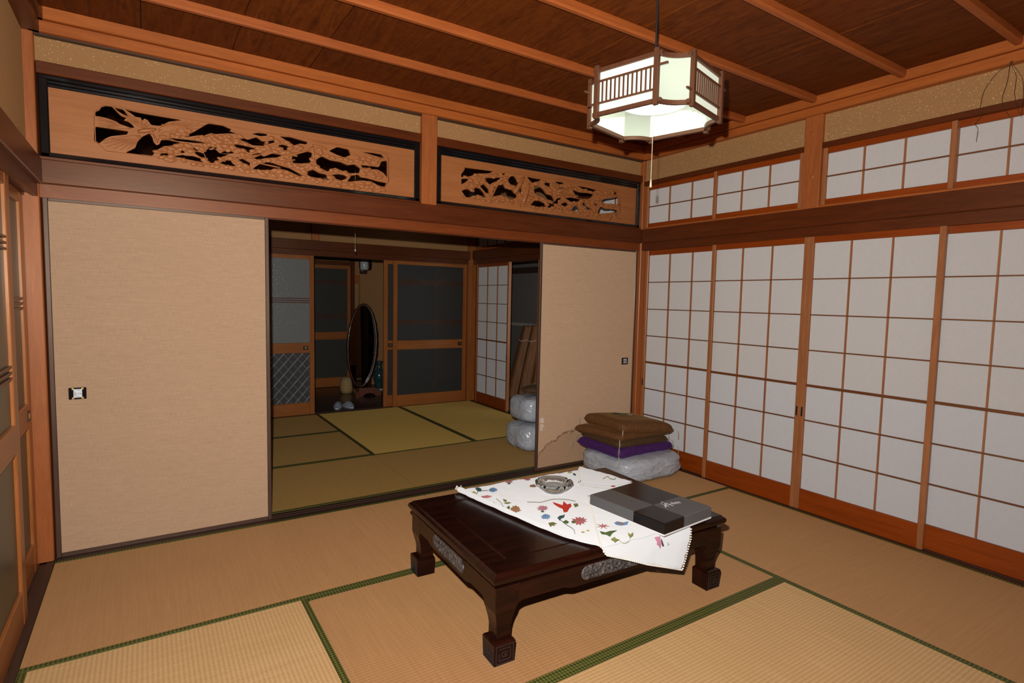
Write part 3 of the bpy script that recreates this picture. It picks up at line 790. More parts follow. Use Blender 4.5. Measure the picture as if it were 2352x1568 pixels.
LH = [[(70,140),(75,118),(100,112),(110,92),(140,85),(185,92),(215,120),(250,150),(290,165),(270,178),(300,185),(330,205),(345,225),(290,222),(250,205),(225,190),(200,180),(150,165),(100,155),(72,152)],
 [(205,93),(270,105),(300,140),(315,152),(260,130),(230,112)],
 [(290,112),(400,135),(700,180),(600,190),(550,215),(520,215),(480,210),(455,180),(430,170),(420,185),(405,165),(370,160),(340,140)],
 [(68,240),(110,245),(190,255),(300,270),(290,290),(180,300),(150,310),(130,320),(95,345),(72,330)],
 [(300,415),(370,385),(385,350),(420,315),(470,295),(490,320),(500,350),(520,368),(540,362),(550,340),(560,335),(600,335),(700,355),(620,372),(570,375),(520,400),(490,435),(430,435)],
 [(735,295),(800,275),(910,218),(1010,230),(1075,255),(1060,265),(1115,283),(1040,280),(960,285),(930,278),(860,300),(840,292),(760,303)],
 [(610,315),(740,325),(860,345),(890,355),(800,350),(700,340),(620,330)],
 [(1140,330),(1180,320),(1210,330),(1270,315),(1310,340),(1360,345),(1330,370),(1240,365),(1200,345)],
 [(1080,365),(1150,370),(1250,390),(1260,400),(1210,420),(1180,400),(1120,385)],
 [(880,430),(910,405),(950,400),(990,430),(1020,435),(1060,440),(1010,455),(975,485),(940,495),(905,480),(890,455)],
 [(640,458),(680,450),(720,445),(740,450),(790,452),(850,468),(862,492),(760,475),(700,462)],
 [(545,445),(560,432),(600,430),(612,440),(590,450)], [(680,412),(720,410),(735,425),(700,428)],
 [(800,415),(850,425),(880,435),(890,460),(850,455),(815,435)], [(775,395),(810,392),(840,408),(810,412)],
 [(905,392),(940,378),(985,385),(975,395),(930,402)], [(1005,428),(1040,412),(1090,418),(1100,430),(1050,432)],
 [(1000,505),(1030,488),(1075,485),(1090,505),(1120,525),(1050,518)],
 [(1120,465),(1160,470),(1200,490),(1222,500),(1215,520),(1180,505),(1140,485)],
 [(1240,285),(1290,278),(1345,285),(1350,297),(1300,300)],
 [(1450,310),(1530,315),(1650,345),(1640,360),(1590,355),(1560,370),(1520,345)],
 [(1255,465),(1310,445),(1330,455),(1390,435),(1450,445),(1460,465),(1400,462),(1340,465),(1290,475)],
 [(1235,440),(1280,430),(1310,436),(1270,448)], [(1330,350),(1370,338),(1410,335),(1400,350),(1350,360)],
 [(1545,455),(1590,430),(1650,425),(1685,430),(1680,460),(1670,495),(1600,500),(1550,495),(1540,475)],
 [(1255,548),(1300,520),(1360,505),(1400,512),(1440,525),(1520,545),(1560,565),(1600,585),(1640,600),(1580,592),(1500,558),(1440,545),(1380,555),(1300,555)],
 [(1640,575),(1700,560),(1740,580),(1790,590),(1815,625),(1740,615),(1670,600)],
 [(1820,415),(1880,390),(1960,405),(1975,440),(1930,455),(1880,440)],
 [(1725,490),(1770,465),(1830,490),(1900,500),(1950,520),(2000,515),(2040,540),(2030,570),(1950,570),(1860,535),(1810,560),(1760,540),(1730,510)],
 [(2070,425),(2150,430),(2210,440),(2225,465),(2150,445)],
 [(2205,500),(2248,495),(2248,600),(2220,570),(2180,550),(2080,545),(2060,522),(2130,527),(2190,535)],
 [(1840,595),(1890,590),(1940,600),(1950,615),(1910,630),(1870,620)],
 [(1960,645),(1990,605),(2040,598),(2060,615),(2100,620),(2180,640),(2240,650),(2225,675),(2180,665),(2130,640),(2060,635)],
 [(1435,375),(1470,368),(1510,378),(1505,400),(1480,405)]]
LT = [(530,420),(580,408),(640,400),(700,395),(760,375),(830,385),(870,405),(950,375),(1000,400),(1060,405),(1120,420),(1170,440),(1240,410),(1300,415),(1360,400),(1420,415),(1380,315),(1430,345),(1500,350),(1530,390),(1560,525),(1620,545),(1690,540),(1750,558),(1850,465),(1910,475),(1980,490),(2060,495),(2120,485),(2180,480),(1870,565),(1930,575),(2080,580),(2140,580),(2200,610),(2060,655),(2120,655),(1190,360),(1050,325)]
cr = (440, 262)
LS = [((540,255),t,.006,.0022) for t in ((610,197),(660,190),(705,186),(755,190),(800,198),(850,206),(892,220),(840,248),(790,272),(740,292))]
LS += [((400,300),t,.006,.0022) for t in ((118,335),(122,358),(150,382),(200,398),(250,408),(300,408),(345,385),(180,320))]
LS += [((330,245),t,.005,.002) for t in ((82,162),(84,180),(84,205),(84,222),(150,235))]
LS += [((420,240),t,.005,.0016) for t in ((205,100),(285,118),(345,150),(405,172),(455,190),(480,215),(300,180))]
LS += [((380,270),(520,250),.012,.012),((470,262),(505,300),.009,.007),((505,300),(525,352),.007,.006),((527,352),(540,315),.005,.003),((550,300),(700,350),.004,.002),((555,305),(860,340),.004,.002),((1420,470),(1700,400),.009,.007),((1690,380),(1700,480),.010,.006),((1100,480),(1290,440),.006,.005),((1450,540),(1260,500),.005,.004),((1560,480),(1420,500),.007,.005),((1800,400),(1690,370),.007,.01)]
LS += [((1450 + k * 55, 290 + k * 9),(1700 + k * 30, 345 + k * 5),.003,.0015) for k in range(5)]
transom('carved_transom', .004, 1.876, 'carved wooden transom with a flying crane and pines in black lacquer frame', (200, 220), 3.26667, LH, LT, LS,
        [(52,150),(58,122),(92,106),(104,84),(140,74),(200,80),(700,168),(1400,285),(2205,420),(2240,436),(2262,470),(2262,640),(2236,684),(2200,690),(1400,580),(700,480),(140,412),(90,362),(56,338)], (560, 2230, 95, .150, 320))
RH = [[(440,600),(470,575),(475,552),(750,580),(700,600),(600,600),(520,625),(440,630)],[(437,660),(520,655),(480,685),(439,705)],
 [(672,650),(770,650),(825,645),(820,665),(750,690),(720,705),(690,680)],[(840,602),(880,600),(860,622)],
 [(900,680),(930,645),(965,640),(990,665),(1000,690),(1030,720),(1040,760),(1030,785),(1000,760),(940,715)],
 [(445,780),(500,760),(540,785),(560,750),(620,760),(660,800),(682,840),(640,830),(600,810),(540,830),(490,835)],
 [(625,735),(660,715),(710,760),(712,800),(680,790),(650,760)],
 [(742,830),(760,770),(800,730),(860,725),(880,760),(930,765),(985,810),(985,830),(930,855),(880,830),(830,815),(790,820)],
 [(1095,640),(1180,655),(1240,660),(1200,680),(1140,690)],[(1240,690),(1330,700),(1320,735),(1280,720)],
 [(1165,740),(1220,745),(1260,770),(1290,810),(1340,820),(1365,860),(1350,890),(1320,860),(1270,850),(1220,825),(1175,810)],
 [(1135,915),(1165,880),(1220,880),(1275,905),(1280,935),(1200,930)],[(1370,685),(1450,690),(1470,705),(1410,708)],
 [(1390,745),(1450,740),(1480,755),(1420,770)],[(1600,730),(1700,745),(1790,765),(1750,780),(1650,755)],
 [(1555,770),(1620,795),(1700,800),(1760,810),(1720,845),(1620,850),(1580,820)],
 [(1300,935),(1310,895),(1350,905),(1390,860),(1440,850),(1400,900),(1350,935)],
 [(1480,850),(1540,845),(1600,855),(1640,850),(1600,880),(1530,880)],[(1430,910),(1480,890),(1510,910),(1470,930)],
 [(1535,968),(1560,935),(1590,925),(1615,960),(1615,978)],[(1645,910),(1670,895),(1690,930),(1760,960),(1690,955)],
 [(1830,880),(1870,860),(1960,850),(2005,840),(2005,905),(1940,900),(1890,900)],
 [(1800,1000),(1830,940),(1880,960),(1950,960),(2000,975),(1985,1015),(1950,990),(1880,995)],
 [(1760,895),(1800,905),(1790,930),(1765,915)],[(1940,775),(1990,790),(2003,828),(1950,800)]]
RT = [(500,720),(550,715),(600,700),(660,690),(480,640),(560,640),(620,640),(700,625),(780,615),(540,770),(800,700),(860,690),(920,745),(760,640),(880,640),(560,840),(700,850),(850,850),(1190,700),(1260,685),(1300,760),(1350,740),(1520,730),(1580,760),(1680,770),(1830,800),(1890,800),(1950,790),(1700,880),(1760,870),(1840,920),(1900,920),(1960,930),(1420,880),(1480,870),(1540,905),(1640,880)]
RS = [((960,800),(1060,640),.020,.016),((1050,900),(1110,700),.022,.018),((700,900),(800,710),.008,.006),((1000,800),(880,700),.008,.006),((690,800),(740,870),.006,.006),((1400,780),(1560,740),.014,.008),((1380,800),(1560,830),.014,.006),((1420,760),(1330,700),.008,.004),((1380,820),(1370,880),.008,.005),((1330,640),(1700,700),.004,.002),((1450,660),(1850,720),.004,.002),((1600,930),(1700,850),.006,.005),((1250,930),(1150,980),.006,.004)]
transom('carved_transom', 1.990, 3.832, 'carved wooden transom with twisting pine trees in black lacquer frame', (960, 260), 4.35556, RH, RT, RS,
        [(430,610),(455,575),(468,540),(500,545),(1200,640),(1980,762),(2010,790),(2025,830),(2022,990),(1995,1025),(1960,1030),(1200,945),(520,850),(470,838),(430,780)], (440, 2010, 470, .145, 330))

# ------------------------------------------------------------------ pendant lamp
LZ, LH_ = 2.045, .186
lamp = tag(empty('pendant_lamp', (2.205, -1.672, LZ), math.radians(15.2)), 'square wooden pendant lamp with white panels and slatted sides, lit', 'lamp')
A, HS = .228, .132      # half width, half side length
def inset_arc(i, a=A, hs=HS, off=0.0):
    """Concave corner between two sides: points from (a, hs) to (hs, a) turned by i quarter turns."""
    pts = []
    for k in range(9):
        t = k / 8; p0 = Vector((a - off, hs)); p1 = Vector((hs, a - off))
        q = p0.lerp(p1, t); inw = Vector((-1, -1)).normalized() * .016 * math.sin(PI * t)
        c, s = [(1, 0), (0, 1), (-1, 0), (0, -1)][i]
        q = q + inw; pts.append((q.x * c - q.y * s, q.x * s + q.y * c))
    return pts
def lb(name, bm, mat, par=None, sm=False): return obj(name, bm, mat, par or lamp, world=False, smooth=sm)
R4 = [Matrix.Rotation(i * PI / 2, 4, 'Z') for i in range(4)]
LW = wood('lampwood', 'x'); LWZ = wood('lampwood', 'z')
for i in range(4):
    bm = bmesh.new(); bx(bm, A - .010, A - .006, -HS, HS, .006, LH_ - .004); bm.transform(R4[i]); lb('side_panel', bm, M_ACR)
    bm = bmesh.new(); arc = inset_arc(i, off=.008)
    for (q, r) in zip(arc[:-1], arc[1:]):
        vs = [bm.verts.new((*q, .006)), bm.verts.new((*r, .006)), bm.verts.new((*r, LH_ - .004)), bm.verts.new((*q, LH_ - .004))]; bm.faces.new(vs)
    bmesh.ops.solidify(bm, geom=bm.faces[:], thickness=.003); lb('corner_panel', bm, M_ACR, sm=True)
    for z0, z1 in ((0, .016), (LH_ - .014, LH_ + .002)):
        bm = bmesh.new(); bx(bm, A - .012, A + .004, -HS - .02, HS + .02, z0, z1, .001); bm.transform(R4[i]); lb('frame_rail', bm, LW)
        bm = bmesh.new(); arc = inset_arc(i); n = len(arc)
        ring = []
        for (q, s) in ((0.004, z0), (.004, z1), (-.010, z1), (-.010, z0)):
            ring.append([bm.verts.new((Vector((*p, 0)) + Vector((*p, 0)).normalized() * q + Vector((0, 0, s)))) for p in arc])
        for k in range(4):
            for j in range(n - 1): bm.faces.new((ring[k][j], ring[k][j + 1], ring[(k + 1) % 4][j + 1], ring[(k + 1) % 4][j]))
        bm.faces.new([ring[k][0] for k in range(4)]); bm.faces.new([ring[k][-1] for k in range(4)])
        bmesh.ops.recalc_face_normals(bm, faces=bm.faces); lb('corner_rail', bm, LW)
    for s in (-1, 1):
        bm = bmesh.new(); bx(bm, A - .006, A + .012, s * HS - .010, s * HS + .010, -.010, LH_ + .012, .002); bm.transform(R4[i]); lb('corner_post', bm, LWZ)
    for z0, e0, e1 in ((.046, .045, .004), (.132, .004, .045)):
        bm = bmesh.new(); bx(bm, A - .003, A + .006, -HS - e0, HS + e1, z0, z0 + .007, .001); bm.transform(R4[i]); lb('cross_bar', bm, LW)
    ns = 12
    for k in range(ns):
        yy = -HS + .016 + (2 * HS - .032) * (k + .5) / ns
        bm = bmesh.new(); bx(bm, A - .001, A + .004, yy - .0028, yy + .0028, .050, .135); bm.transform(R4[i]); lb('slat', bm, LWZ)
bm = bmesh.new(); bmesh.ops.create_circle(bm, cap_ends=True, segments=40, radius=.168)
bmesh.ops.translate(bm, verts=bm.verts, vec=(0, 0, .118)); bmesh.ops.solidify(bm, geom=bm.faces[:], thickness=.01); lb('reflector', bm, plain('white_enamel', (.85, .87, .84), .35))
bm = bmesh.new()
for rr in (.125, .092):
    tube(bm, [(rr * math.cos(2 * PI * k / 40), rr * math.sin(2 * PI * k / 40), .088) for k in range(41)], .0125, 8)
lb('ring_tube', bm, M_TUBE, sm=True)
bm = bmesh.new(); lathe(bm, [(.0, .118), (.035, .12), (.035, .165), (.02, .19), (.006, .205), (.0, .206)], 20); lb('socket', bm, M_WHITE, sm=True)
bm = bmesh.new()
for i in range(4):
    t = bmesh.new(); bx(t, .02, A - .008, -.004, .004, LH_ - .016, LH_ - .006); t.transform(R4[i]); me = bpy.data.meshes.new('t'); t.to_mesh(me); t.free(); bm.from_mesh(me); bpy.data.meshes.remove(me)
lb('hanger_cross', bm, M_WHITE)
bm = bmesh.new(); tube(bm, [(0, 0, .20), (0, 0, ZC - LZ + .002)], .0042, 8); lb('flex_cord', bm, M_DARKC)
bm = bmesh.new(); tube(bm, [(.001, 0, .118), (.0005, 0, -.1), (0, 0, -.232)], .0013, 6); pc = lb('pull_cord', bm, M_CORD)
bm = bmesh.new(); lathe(bm, [(.0, -.228), (.0028, -.230), (.0045, -.252), (.0048, -.262), (.0, -.263)], 12); lb('cord_knob', bm, M_CORD, pc, sm=True)

# ------------------------------------------------------------------ low table
TBH, HX, HY = .340, .602, .422
table = tag(empty('low_table', (1.998, -1.4075, 0), math.radians(-2.2)), 'low dark lacquered rosewood table with carved apron and fret feet', 'table')
TM = wmat(table)
def tb(name, bm, mat, par=None, sm=False): return obj(name, bm, mat, par or table, world=False, smooth=sm)
prof = [(.022, .296), (.012, .299), (.004, .305), (0, .313), (0, .321), (.003, .327), (.010, .332), (.013, .3345), (.018, .340), (.098, .340), (.100, .3375), (.104, .3375), (.107, .340), (.112, .340), (.114, .334), (.114, .296)]
def side_ring(i, ins, z):
    cs = [(-1, -1), (1, -1), (1, 1), (-1, 1)]
    g = .0002
    a, b = cs[i], cs[(i + 1) % 4]
    return [Vector((a[0] * (HX - ins), a[1] * (HY - ins), z)), Vector((b[0] * (HX - ins), b[1] * (HY - ins), z))]
for i in range(4):
    bm = bmesh.new(); rings = [[bm.verts.new(v) for v in side_ring(i, a, z)] for a, z in prof]
    for r0, r1 in zip(rings, rings[1:] + rings[:1]):
        bm.faces.new((r0[0], r0[1], r1[1], r1[0]))
    bm.faces.new([r[0] for r in rings]); bm.faces.new([r[1] for r in rings][::-1])
    bmesh.ops.recalc_face_normals(bm, faces=bm.faces); tb('top_rail', bm, M_ROSE)
bm = bmesh.new(); bx(bm, -HX + .114, HX - .114, -HY + .114, HY - .114, .312, .3375, .002); tb('top_panel', bm, M_ROSE)
bm = bmesh.new()
bx(bm, -HX + .028, HX - .028, -HY + .028, HY - .028, .284, .297); tb('waist', bm, M_ROSE)
# apron boards with scrolled lower edge
def apron(length, depth_dir):
    L2 = length / 2
    leg = .080
    pts = [(-L2 + .070, .286), (-L2 + .070, .194)]
    for k in range(8):
        t = k / 7 * PI / 2; pts.append((-L2 + leg + .040 * (1 - math.cos(t)), .194 + .026 * math.sin(t)))
    c = length * .23
    for k in range(6):
        t = k / 5; pts.append((-c - .03 + .05 * t, .220 - .012 * (t * t * (3 - 2 * t))))
    left = pts[:]
    right = [(-a, b) for a, b in reversed(left)]
    return left + right
IN = .016
for i, (ln, half) in enumerate(((2 * (HX - IN), HY - IN), (2 * (HY - IN), HX - IN), (2 * (HX - IN), HY - IN), (2 * (HY - IN), HX - IN))):
    bm = bmesh.new()
    # local frame: a along side, b height, d depth inwards
    prism(bm, apron(ln, 1), lambda a, b, d: Vector((a, -half + d, b)), .024)
    bm.transform(R4[i]); ap = tb('apron', bm, M_ROSE)
    # carved stadium inlay
    ml = ln * .155; mr = .029; zc = .252
    poly = []
    for k in range(13):
        t = -PI / 2 + PI * k / 12; poly.append((ml + mr * math.cos(t), zc + mr * math.sin(t)))
    for k in range(13):
        t = PI / 2 + PI * k / 12; poly.append((-ml + mr * math.cos(t), zc + mr * math.sin(t)))
    def relief(a, b):
        e = min(1, max(0, (mr - (abs(b - zc) if abs(a) < ml else math.hypot(abs(a) - ml, b - zc))) / .006))
        n = noise.noise(Vector((a * 75, b * 75, i * 9.1))) + .6 * noise.noise(Vector((a * 150, b * 150, i * 3)))
        return Vector((a, -half - .0008 - e * (.0025 + .0045 * n), b))
    bm = sheet(poly, .0055, relief); bm.transform(R4[i]); tb('carved_inlay', bm, M_CARV, ap)
# legs: square section, bowed, on fret-carved blocks
def leg_loft(levels):
    bm = bmesh.new(); rings = []
    for z, o, s in levels:      # o: inset of outer corner, s: size
        rings.append([bm.verts.new(v) for v in (Vector((o, o, z)), Vector((o + s, o, z)), Vector((o + s, o + s, z)), Vector((o, o + s, z)))])
    for a, b in zip(rings, rings[1:]):
        for k in range(4): bm.faces.new((a[k], a[(k + 1) % 4], b[(k + 1) % 4], b[k]))
    bm.faces.new(rings[0][::-1]); bm.faces.new(rings[-1]); return bm
def leg_profile():
    return [(.086, .030, .060), (.100, .0305, .059), (.125, .0310, .059), (.150, .0275, .064), (.172, .0225, .072), (.186, .0185, .079), (.196, .0160, .085), (.220, .0156, .092), (.245, .0156, .098), (.287, .0156, .100)]
for (sx, sy) in ((-1, -1), (1, -1), (1, 1), (-1, 1)):
    T = Matrix.Translation((sx * HX, sy * HY, 0)) @ Matrix.Diagonal((-sx, -sy, 1, 1))
    bm = leg_loft(leg_profile()); bm.transform(T); bmesh.ops.recalc_face_normals(bm, faces=bm.faces)
    L = tb('leg', bm, M_ROSE)
    bm = leg_loft([(0.0, .020, .070), (.004, .013, .084), (.080, .010, .088), (.086, .013, .082), (.090, .022, .064)]); bm.transform(T); bmesh.ops.recalc_face_normals(bm, faces=bm.faces)
    tb('foot_block', bm, M_ROSE, L)
    bm = bmesh.new()          # square spiral frets on the two outward faces
    for face in (0, 1):
        def strip(a0, a1, z0, z1):
            a0, a1 = a0 + .012, a1 + .012
            if face == 0: bx(bm, a0, a1, .0095, .0128, z0, z1)
            else: bx(bm, .0095, .0128, a0, a1, z0, z1)
        w = .0024
        for q in ((.006, .076, .074, .074 + w), (.006, .006 + w, .008, .074), (.006, .076, .008, .008 + w), (.076, .076 + w, .008, .074 + w),
                  (.018, .064, .062, .062 + w), (.064, .064 + w, .020, .062 + w), (.018, .064, .020, .020 + w), (.018, .018 + w, .020, .048),
                  (.030, .052, .049, .049 + w), (.030, .030 + w, .033, .049), (.030, .052, .033, .033 + w), (.040, .052, .040, .043)):
            strip(*q)
    bm.transform(T); bmesh.ops.recalc_face_normals(bm, faces=bm.faces); tb('fret_carving', bm, M_EDGE, L)

# ------------------------------------------------------------------ embroidered tablecloth on the table
cloth = tag(empty('tablecloth', (2.05, -1.4, TBH)), 'white tablecloth embroidered with coloured flowers, folded on the low table', 'tablecloth')
CZ = TBH + .004
def q2(c): return (900 + c[0] / 2.94, 1040 + c[1] / 2.94)
def on(c, z=CZ): p = px(*q2(c), 2, z); return (p.x, p.y)
def wrinkle(a, b, k=1.0):
    n = noise.noise(Vector((a * 9, b * 6, 2.2))); m = noise.noise(Vector((a * 22 + b * 8, b * 5, 7.7)))
    r = abs(noise.noise(Vector((a * 5 - b * 7, a * 9, 1.1))))
    return k * (.0035 + .0035 * n + .0022 * m + .003 * (1 - r) ** 4)
def top_edge_y(x):       # back edge of the table in world
    c = TM @ Vector((0, HY - .004, 0)); d = (TM.to_3x3() @ Vector((1, 0, 0)))
    return c.y + (x - c.x) * d.y / d.x
def front_edge_y(x):
    c = TM @ Vector((0, -HY, 0)); d = (TM.to_3x3() @ Vector((1, 0, 0)))
    return c.y + (x - c.x) * d.y / d.x
le = [on(c) for c in ((560, 318), (760, 408), (1000, 512), (1200, 585), (1400, 632))]
main_poly = [(1.690, top_edge_y(1.69))] + [le[0]] + le[1:4] + [(1.850, front_edge_y(1.85) - .010), (2.338, front_edge_y(2.338) - .010), (2.46, -1.60), on((1620, 205)), on((1450, 150)), on((1262, 100)), (2.43, top_edge_y(2.43))]
bm = sheet(main_poly, .014, lambda a, b: Vector((a, b, CZ + wrinkle(a, b))))
bmesh.ops.solidify(bm, geom=bm.faces[:], thickness=-.0012)
obj('cloth_sheet', bm, M_CLOTH, cloth, smooth=True)
# rolled fold along the open edge
def curve_pts(pts, n):
    out = []
    P_ = [Vector(p) for p in pts]; P_ = [2 * P_[0] - P_[1]] + P_ + [2 * P_[-1] - P_[-2]]
    for i in range(1, len(P_) - 2):
        for k in range(n):
            t = k / n; a, b, c, d = P_[i - 1:i + 3]
            out.append(.5 * ((2 * b) + (c - a) * t + (2 * a - 5 * b + 4 * c - d) * t * t + (3 * b - a - 3 * c + d) * t ** 3))
    out.append(P_[-2]); return out
rollp = [Vector((1.672, top_edge_y(1.67) - .004, CZ + .012))] + [Vector((a + .010, b + .004, CZ + .0105)) for a, b in le[:4]] + [Vector((1.862, front_edge_y(1.86) + .006, CZ + .006))]
rp = curve_pts(rollp, 6)
bm = bmesh.new(); tube(bm, rp, [.0155 - .010 * i / len(rp) + .0012 * math.sin(i * 1.7) for i in range(len(rp))], 12, flat=(1, .82))
obj('rolled_fold', bm, M_CLOTH, cloth, smooth=True)
# corner hanging over the front edge
def hang_pt(a, z):
    fy = front_edge_y(a); drop = max(0, (TBH + .006 - z))
    return Vector((a, fy - .006 - .020 * min(1, drop / .05) - .006 * math.sin(a * 34 + drop * 10) * min(1, drop / .05), z))
hang_poly = [(1.846, CZ + .006), (1.864, .322), (2.070, .243), (2.284, .166), (2.312, .245), (2.340, CZ + .006)]
bm = sheet(hang_poly, .014, hang_pt); bmesh.ops.solidify(bm, geom=bm.faces[:], thickness=.0012)
obj('hanging_corner', bm, M_CLOTH, cloth, smooth=True)
# strip falling behind the table's back edge
bm = bmesh.new(); g = []
for i in range(25):
    x = 1.69 + .74 * i / 24; g.append([bm.verts.new((x, top_edge_y(x) + .002 + d, z + .003 * noise.noise(Vector((x * 12, z * 9, 0))))) for d, z in ((-.004, CZ + .004), (.008, CZ + .001), (.014, CZ - .03), (.016, CZ - .09))])
for a, b in zip(g, g[1:]):
    for k in range(3): bm.faces.new((a[k], a[k + 1], b[k + 1], b[k]))
obj('back_drop', bm, M_CLOTH, cloth, smooth=True)
# folded-back flaps
def flap(pts, z, nm='folded_flap'):
    bm = sheet(pts, .014, lambda a, b: Vector((a, b, z + wrinkle(a, b, .8)))); bmesh.ops.solidify(bm, geom=bm.faces[:], thickness=-.001)
    return obj(nm, bm, M_CLOTH, cloth, smooth=True)
flap([on(c) for c in ((1265, 100), (1262, 212), (1380, 228), (1500, 236), (1622, 205), (1450, 150))], CZ + .006)
flap([on((1335, 335)), on((1372, 470)), on((1402, 600)), (1.872, front_edge_y(1.87) - .012), (2.338, front_edge_y(2.336) - .012), (2.44, -1.62), (2.30, -1.46), on((1322, 300))], CZ + .0035)
# crochet lace: rows of small loops
def lace(pts3, sp=.0105, r=.0056):
    bm = bmesh.new(); acc = 0
    for a, b in zip(pts3, pts3[1:]):
        L = (b - a).length; t = acc
        while t < L:
            p = a.lerp(b, t / L); bmesh.ops.create_icosphere(bm, subdivisions=1, radius=r, matrix=Matrix.Translation(p) @ Matrix.Diagonal((1, 1, .75, 1))); t += sp
        acc = t - L
    return obj('lace_edging', bm, M_LACE, cloth, smooth=True)
def v3(c, z): p = px(*q2(c), 2, z); return p
lace([hang_pt(a, b) for a, b in ((1.856, .333), (1.864, .320), (1.97, .280), (2.07, .241), (2.17, .205), (2.284, .164), (2.300, .205), (2.312, .245), (2.328, .290), (2.340, .335))])
lace([v3(c, CZ + .011) for c in ((1322, 300), (1338, 345), (1360, 430), (1380, 520), (1402, 600), (1412, 640))], r=.0040)
lace([v3(c, CZ + .008) for c in ((690, 285), (800, 290), (930, 300), (1015, 296))], .011, .003)
lace([v3(c, CZ + .013) for c in ((1262, 105), (1264, 160), (1272, 214), (1380, 232), (1490, 238))], r=.0040)
lace([rollp[0] + Vector((-.012 + .004 * i, .010 - .004 * (i % 2), .014 * math.sin(i))) for i in range(9)], .006, .004)
# embroidery
def colm(nm, c): return plain('thread_' + nm, c, .7, var=.25, bscale=900, bstr=.3)
TH = dict(red=colm('red', (.72, .050, .022)), coral=colm('coral', (.66, .21, .20)), pink=colm('pink', (.62, .27, .36)), brown=colm('brown', (.48, .25, .12)), blue=colm('blue', (.20, .38, .64)),
          teal=colm('teal', (.035, .12, .12)), olive=colm('olive', (.25, .27, .075)), green=colm('green', (.11, .18, .050)), yellow=colm('yellow', (.62, .52, .14)), black=colm('black', (.03, .03, .04)), pale=colm('pale', (.62, .58, .55)))
def c3(c): return (1020 + c[0] / 3.675, 1060 + c[1] / 3.675)
def cz(a, b): return CZ + .0062 + wrinkle(a, b)
def stitch(name, polys, col, plane='top', dz=0.0):
    if len(polys) > 1 and 'vine' not in name: return [stitch(name, [p], col, plane, dz) for p in polys]
    return stitch1(name, polys, col, plane, dz)
def stitch1(name, polys, col, plane, dz):
    """Flat embroidery patch: outlines traced in the photo, laid on the cloth."""
    bm = bmesh.new()
    for pl in polys:
        vs = []
        for c in pl:
            if plane == 'top': p = px(*c3(c), 2, CZ + .006); p.z = cz(p.x, p.y) + dz + (.0045 if c[0] > 1230 or (c[0] > 1150 and c[1] < 230) else 0)
            else:
                p = px(*c3(c), 1, front_edge_y(2.2) - .026); p = hang_pt(p.x, p.z) + Vector((0, -.003 - dz, 0))
            vs.append(bm.verts.new(p))
        cen = bm.verts.new(sum((v.co for v in vs), Vector()) / len(vs) + (Vector((0, 0, .0008)) if plane == 'top' else Vector((0, -.0008, 0))))
        for a, b in zip(vs, vs[1:] + vs[:1]): bm.faces.new((a, b, cen))
    bmesh.ops.recalc_face_normals(bm, faces=bm.faces)
    return obj(name, bm, TH[col], cloth)
def petals(cx, cy, rx, ry, n, a0=0.0, inner=.45, seed=1):
    r = random.Random(seed); pts = []; rx *= .88; ry *= .88
    if inner > .3: n, inner = n + 3, max(inner, .66)
    for k in range(2 * n):
        a = a0 + PI * k / n; m = (1 if k % 2 == 0 else inner) * r.uniform(.85, 1.1); pts.append((cx + rx * m * math.cos(a), cy + ry * m * math.sin(a)))
    return pts
def vine(pts, w=3, col='olive', plane='top'):
    P_ = curve_pts([(*p, 0) for p in pts], 5); pl = []
    for i in range(len(P_) - 1):
        d = (P_[i + 1] - P_[i]); n = Vector((-d.y, d.x, 0)); n = n.normalized() * w / 2
        pl.append([tuple((P_[i] + n)[:2]), tuple((P_[i + 1] + n)[:2]), tuple((P_[i + 1] - n)[:2]), tuple((P_[i] - n)[:2])])
    return stitch('embroidered_vine', pl, col, plane, .0004)
FL = 'embroidered_flower'; LF = 'embroidered_leaf'
stitch(FL, [[(915, 350), (945, 362), (1000, 378), (1008, 345), (1040, 372), (1068, 362), (1076, 385), (1058, 400), (1040, 430), (1010, 434), (1000, 405), (965, 392), (930, 372)]], 'red')
stitch(FL, [petals(600, 412, 58, 38, 8, .3, .75, 2)], 'brown'); stitch(LF, [[(525, 400), (548, 380), (556, 395), (545, 425), (530, 418)]], 'green', dz=.001)
stitch(FL, [petals(832, 402, 58, 26, 10, 0, .6, 3)], 'pink'); stitch(LF, [petals(832, 428, 20, 9, 4, 0, .7, 4)], 'green', dz=.001)
stitch(FL, [petals(857, 468, 50, 27, 11, .2, .7, 5)], 'blue'); stitch(FL, [petals(412, 244, 45, 25, 11, .1, .75, 6)], 'blue')
stitch(LF, [[(262, 232), (290, 225), (318, 240), (308, 262), (275, 255)]], 'teal'); stitch(LF, [[(230, 265), (255, 258), (275, 272), (250, 278)]], 'yellow')
stitch(FL, [petals(545, 180, 44, 14, 8, 0, .6, 7)], 'pink'); stitch(LF, [petals(548, 194, 18, 9, 4, 0, .7, 8)], 'green', dz=.001)
stitch(FL, [petals(703, 156, 34, 12, 8, 0, .7, 9)], 'coral'); stitch(LF, [[(722, 205), (760, 195), (782, 215), (760, 224), (725, 222)]], 'brown')
stitch(FL, [petals(1140, 508, 78, 42, 8, .25, .6, 10)], 'coral'); stitch(LF, [petals(1092, 520, 26, 14, 4, 0, .6, 11)], 'green', dz=.001)
stitch(LF, [[(955, 482), (975, 462), (1005, 458), (1020, 450), (1012, 478), (985, 490), (980, 505)]], 'teal'); stitch(LF, [[(1000, 512), (1030, 500), (1055, 518), (1040, 530), (1015, 524)]], 'green')
stitch(FL, [petals(1340, 565, 74, 34, 7, .1, .22, 12)], 'coral'); stitch(LF, [[(1310, 605), (1350, 618), (1400, 605), (1460, 600), (1420, 622), (1400, 648), (1370, 632), (1330, 628)]], 'green')
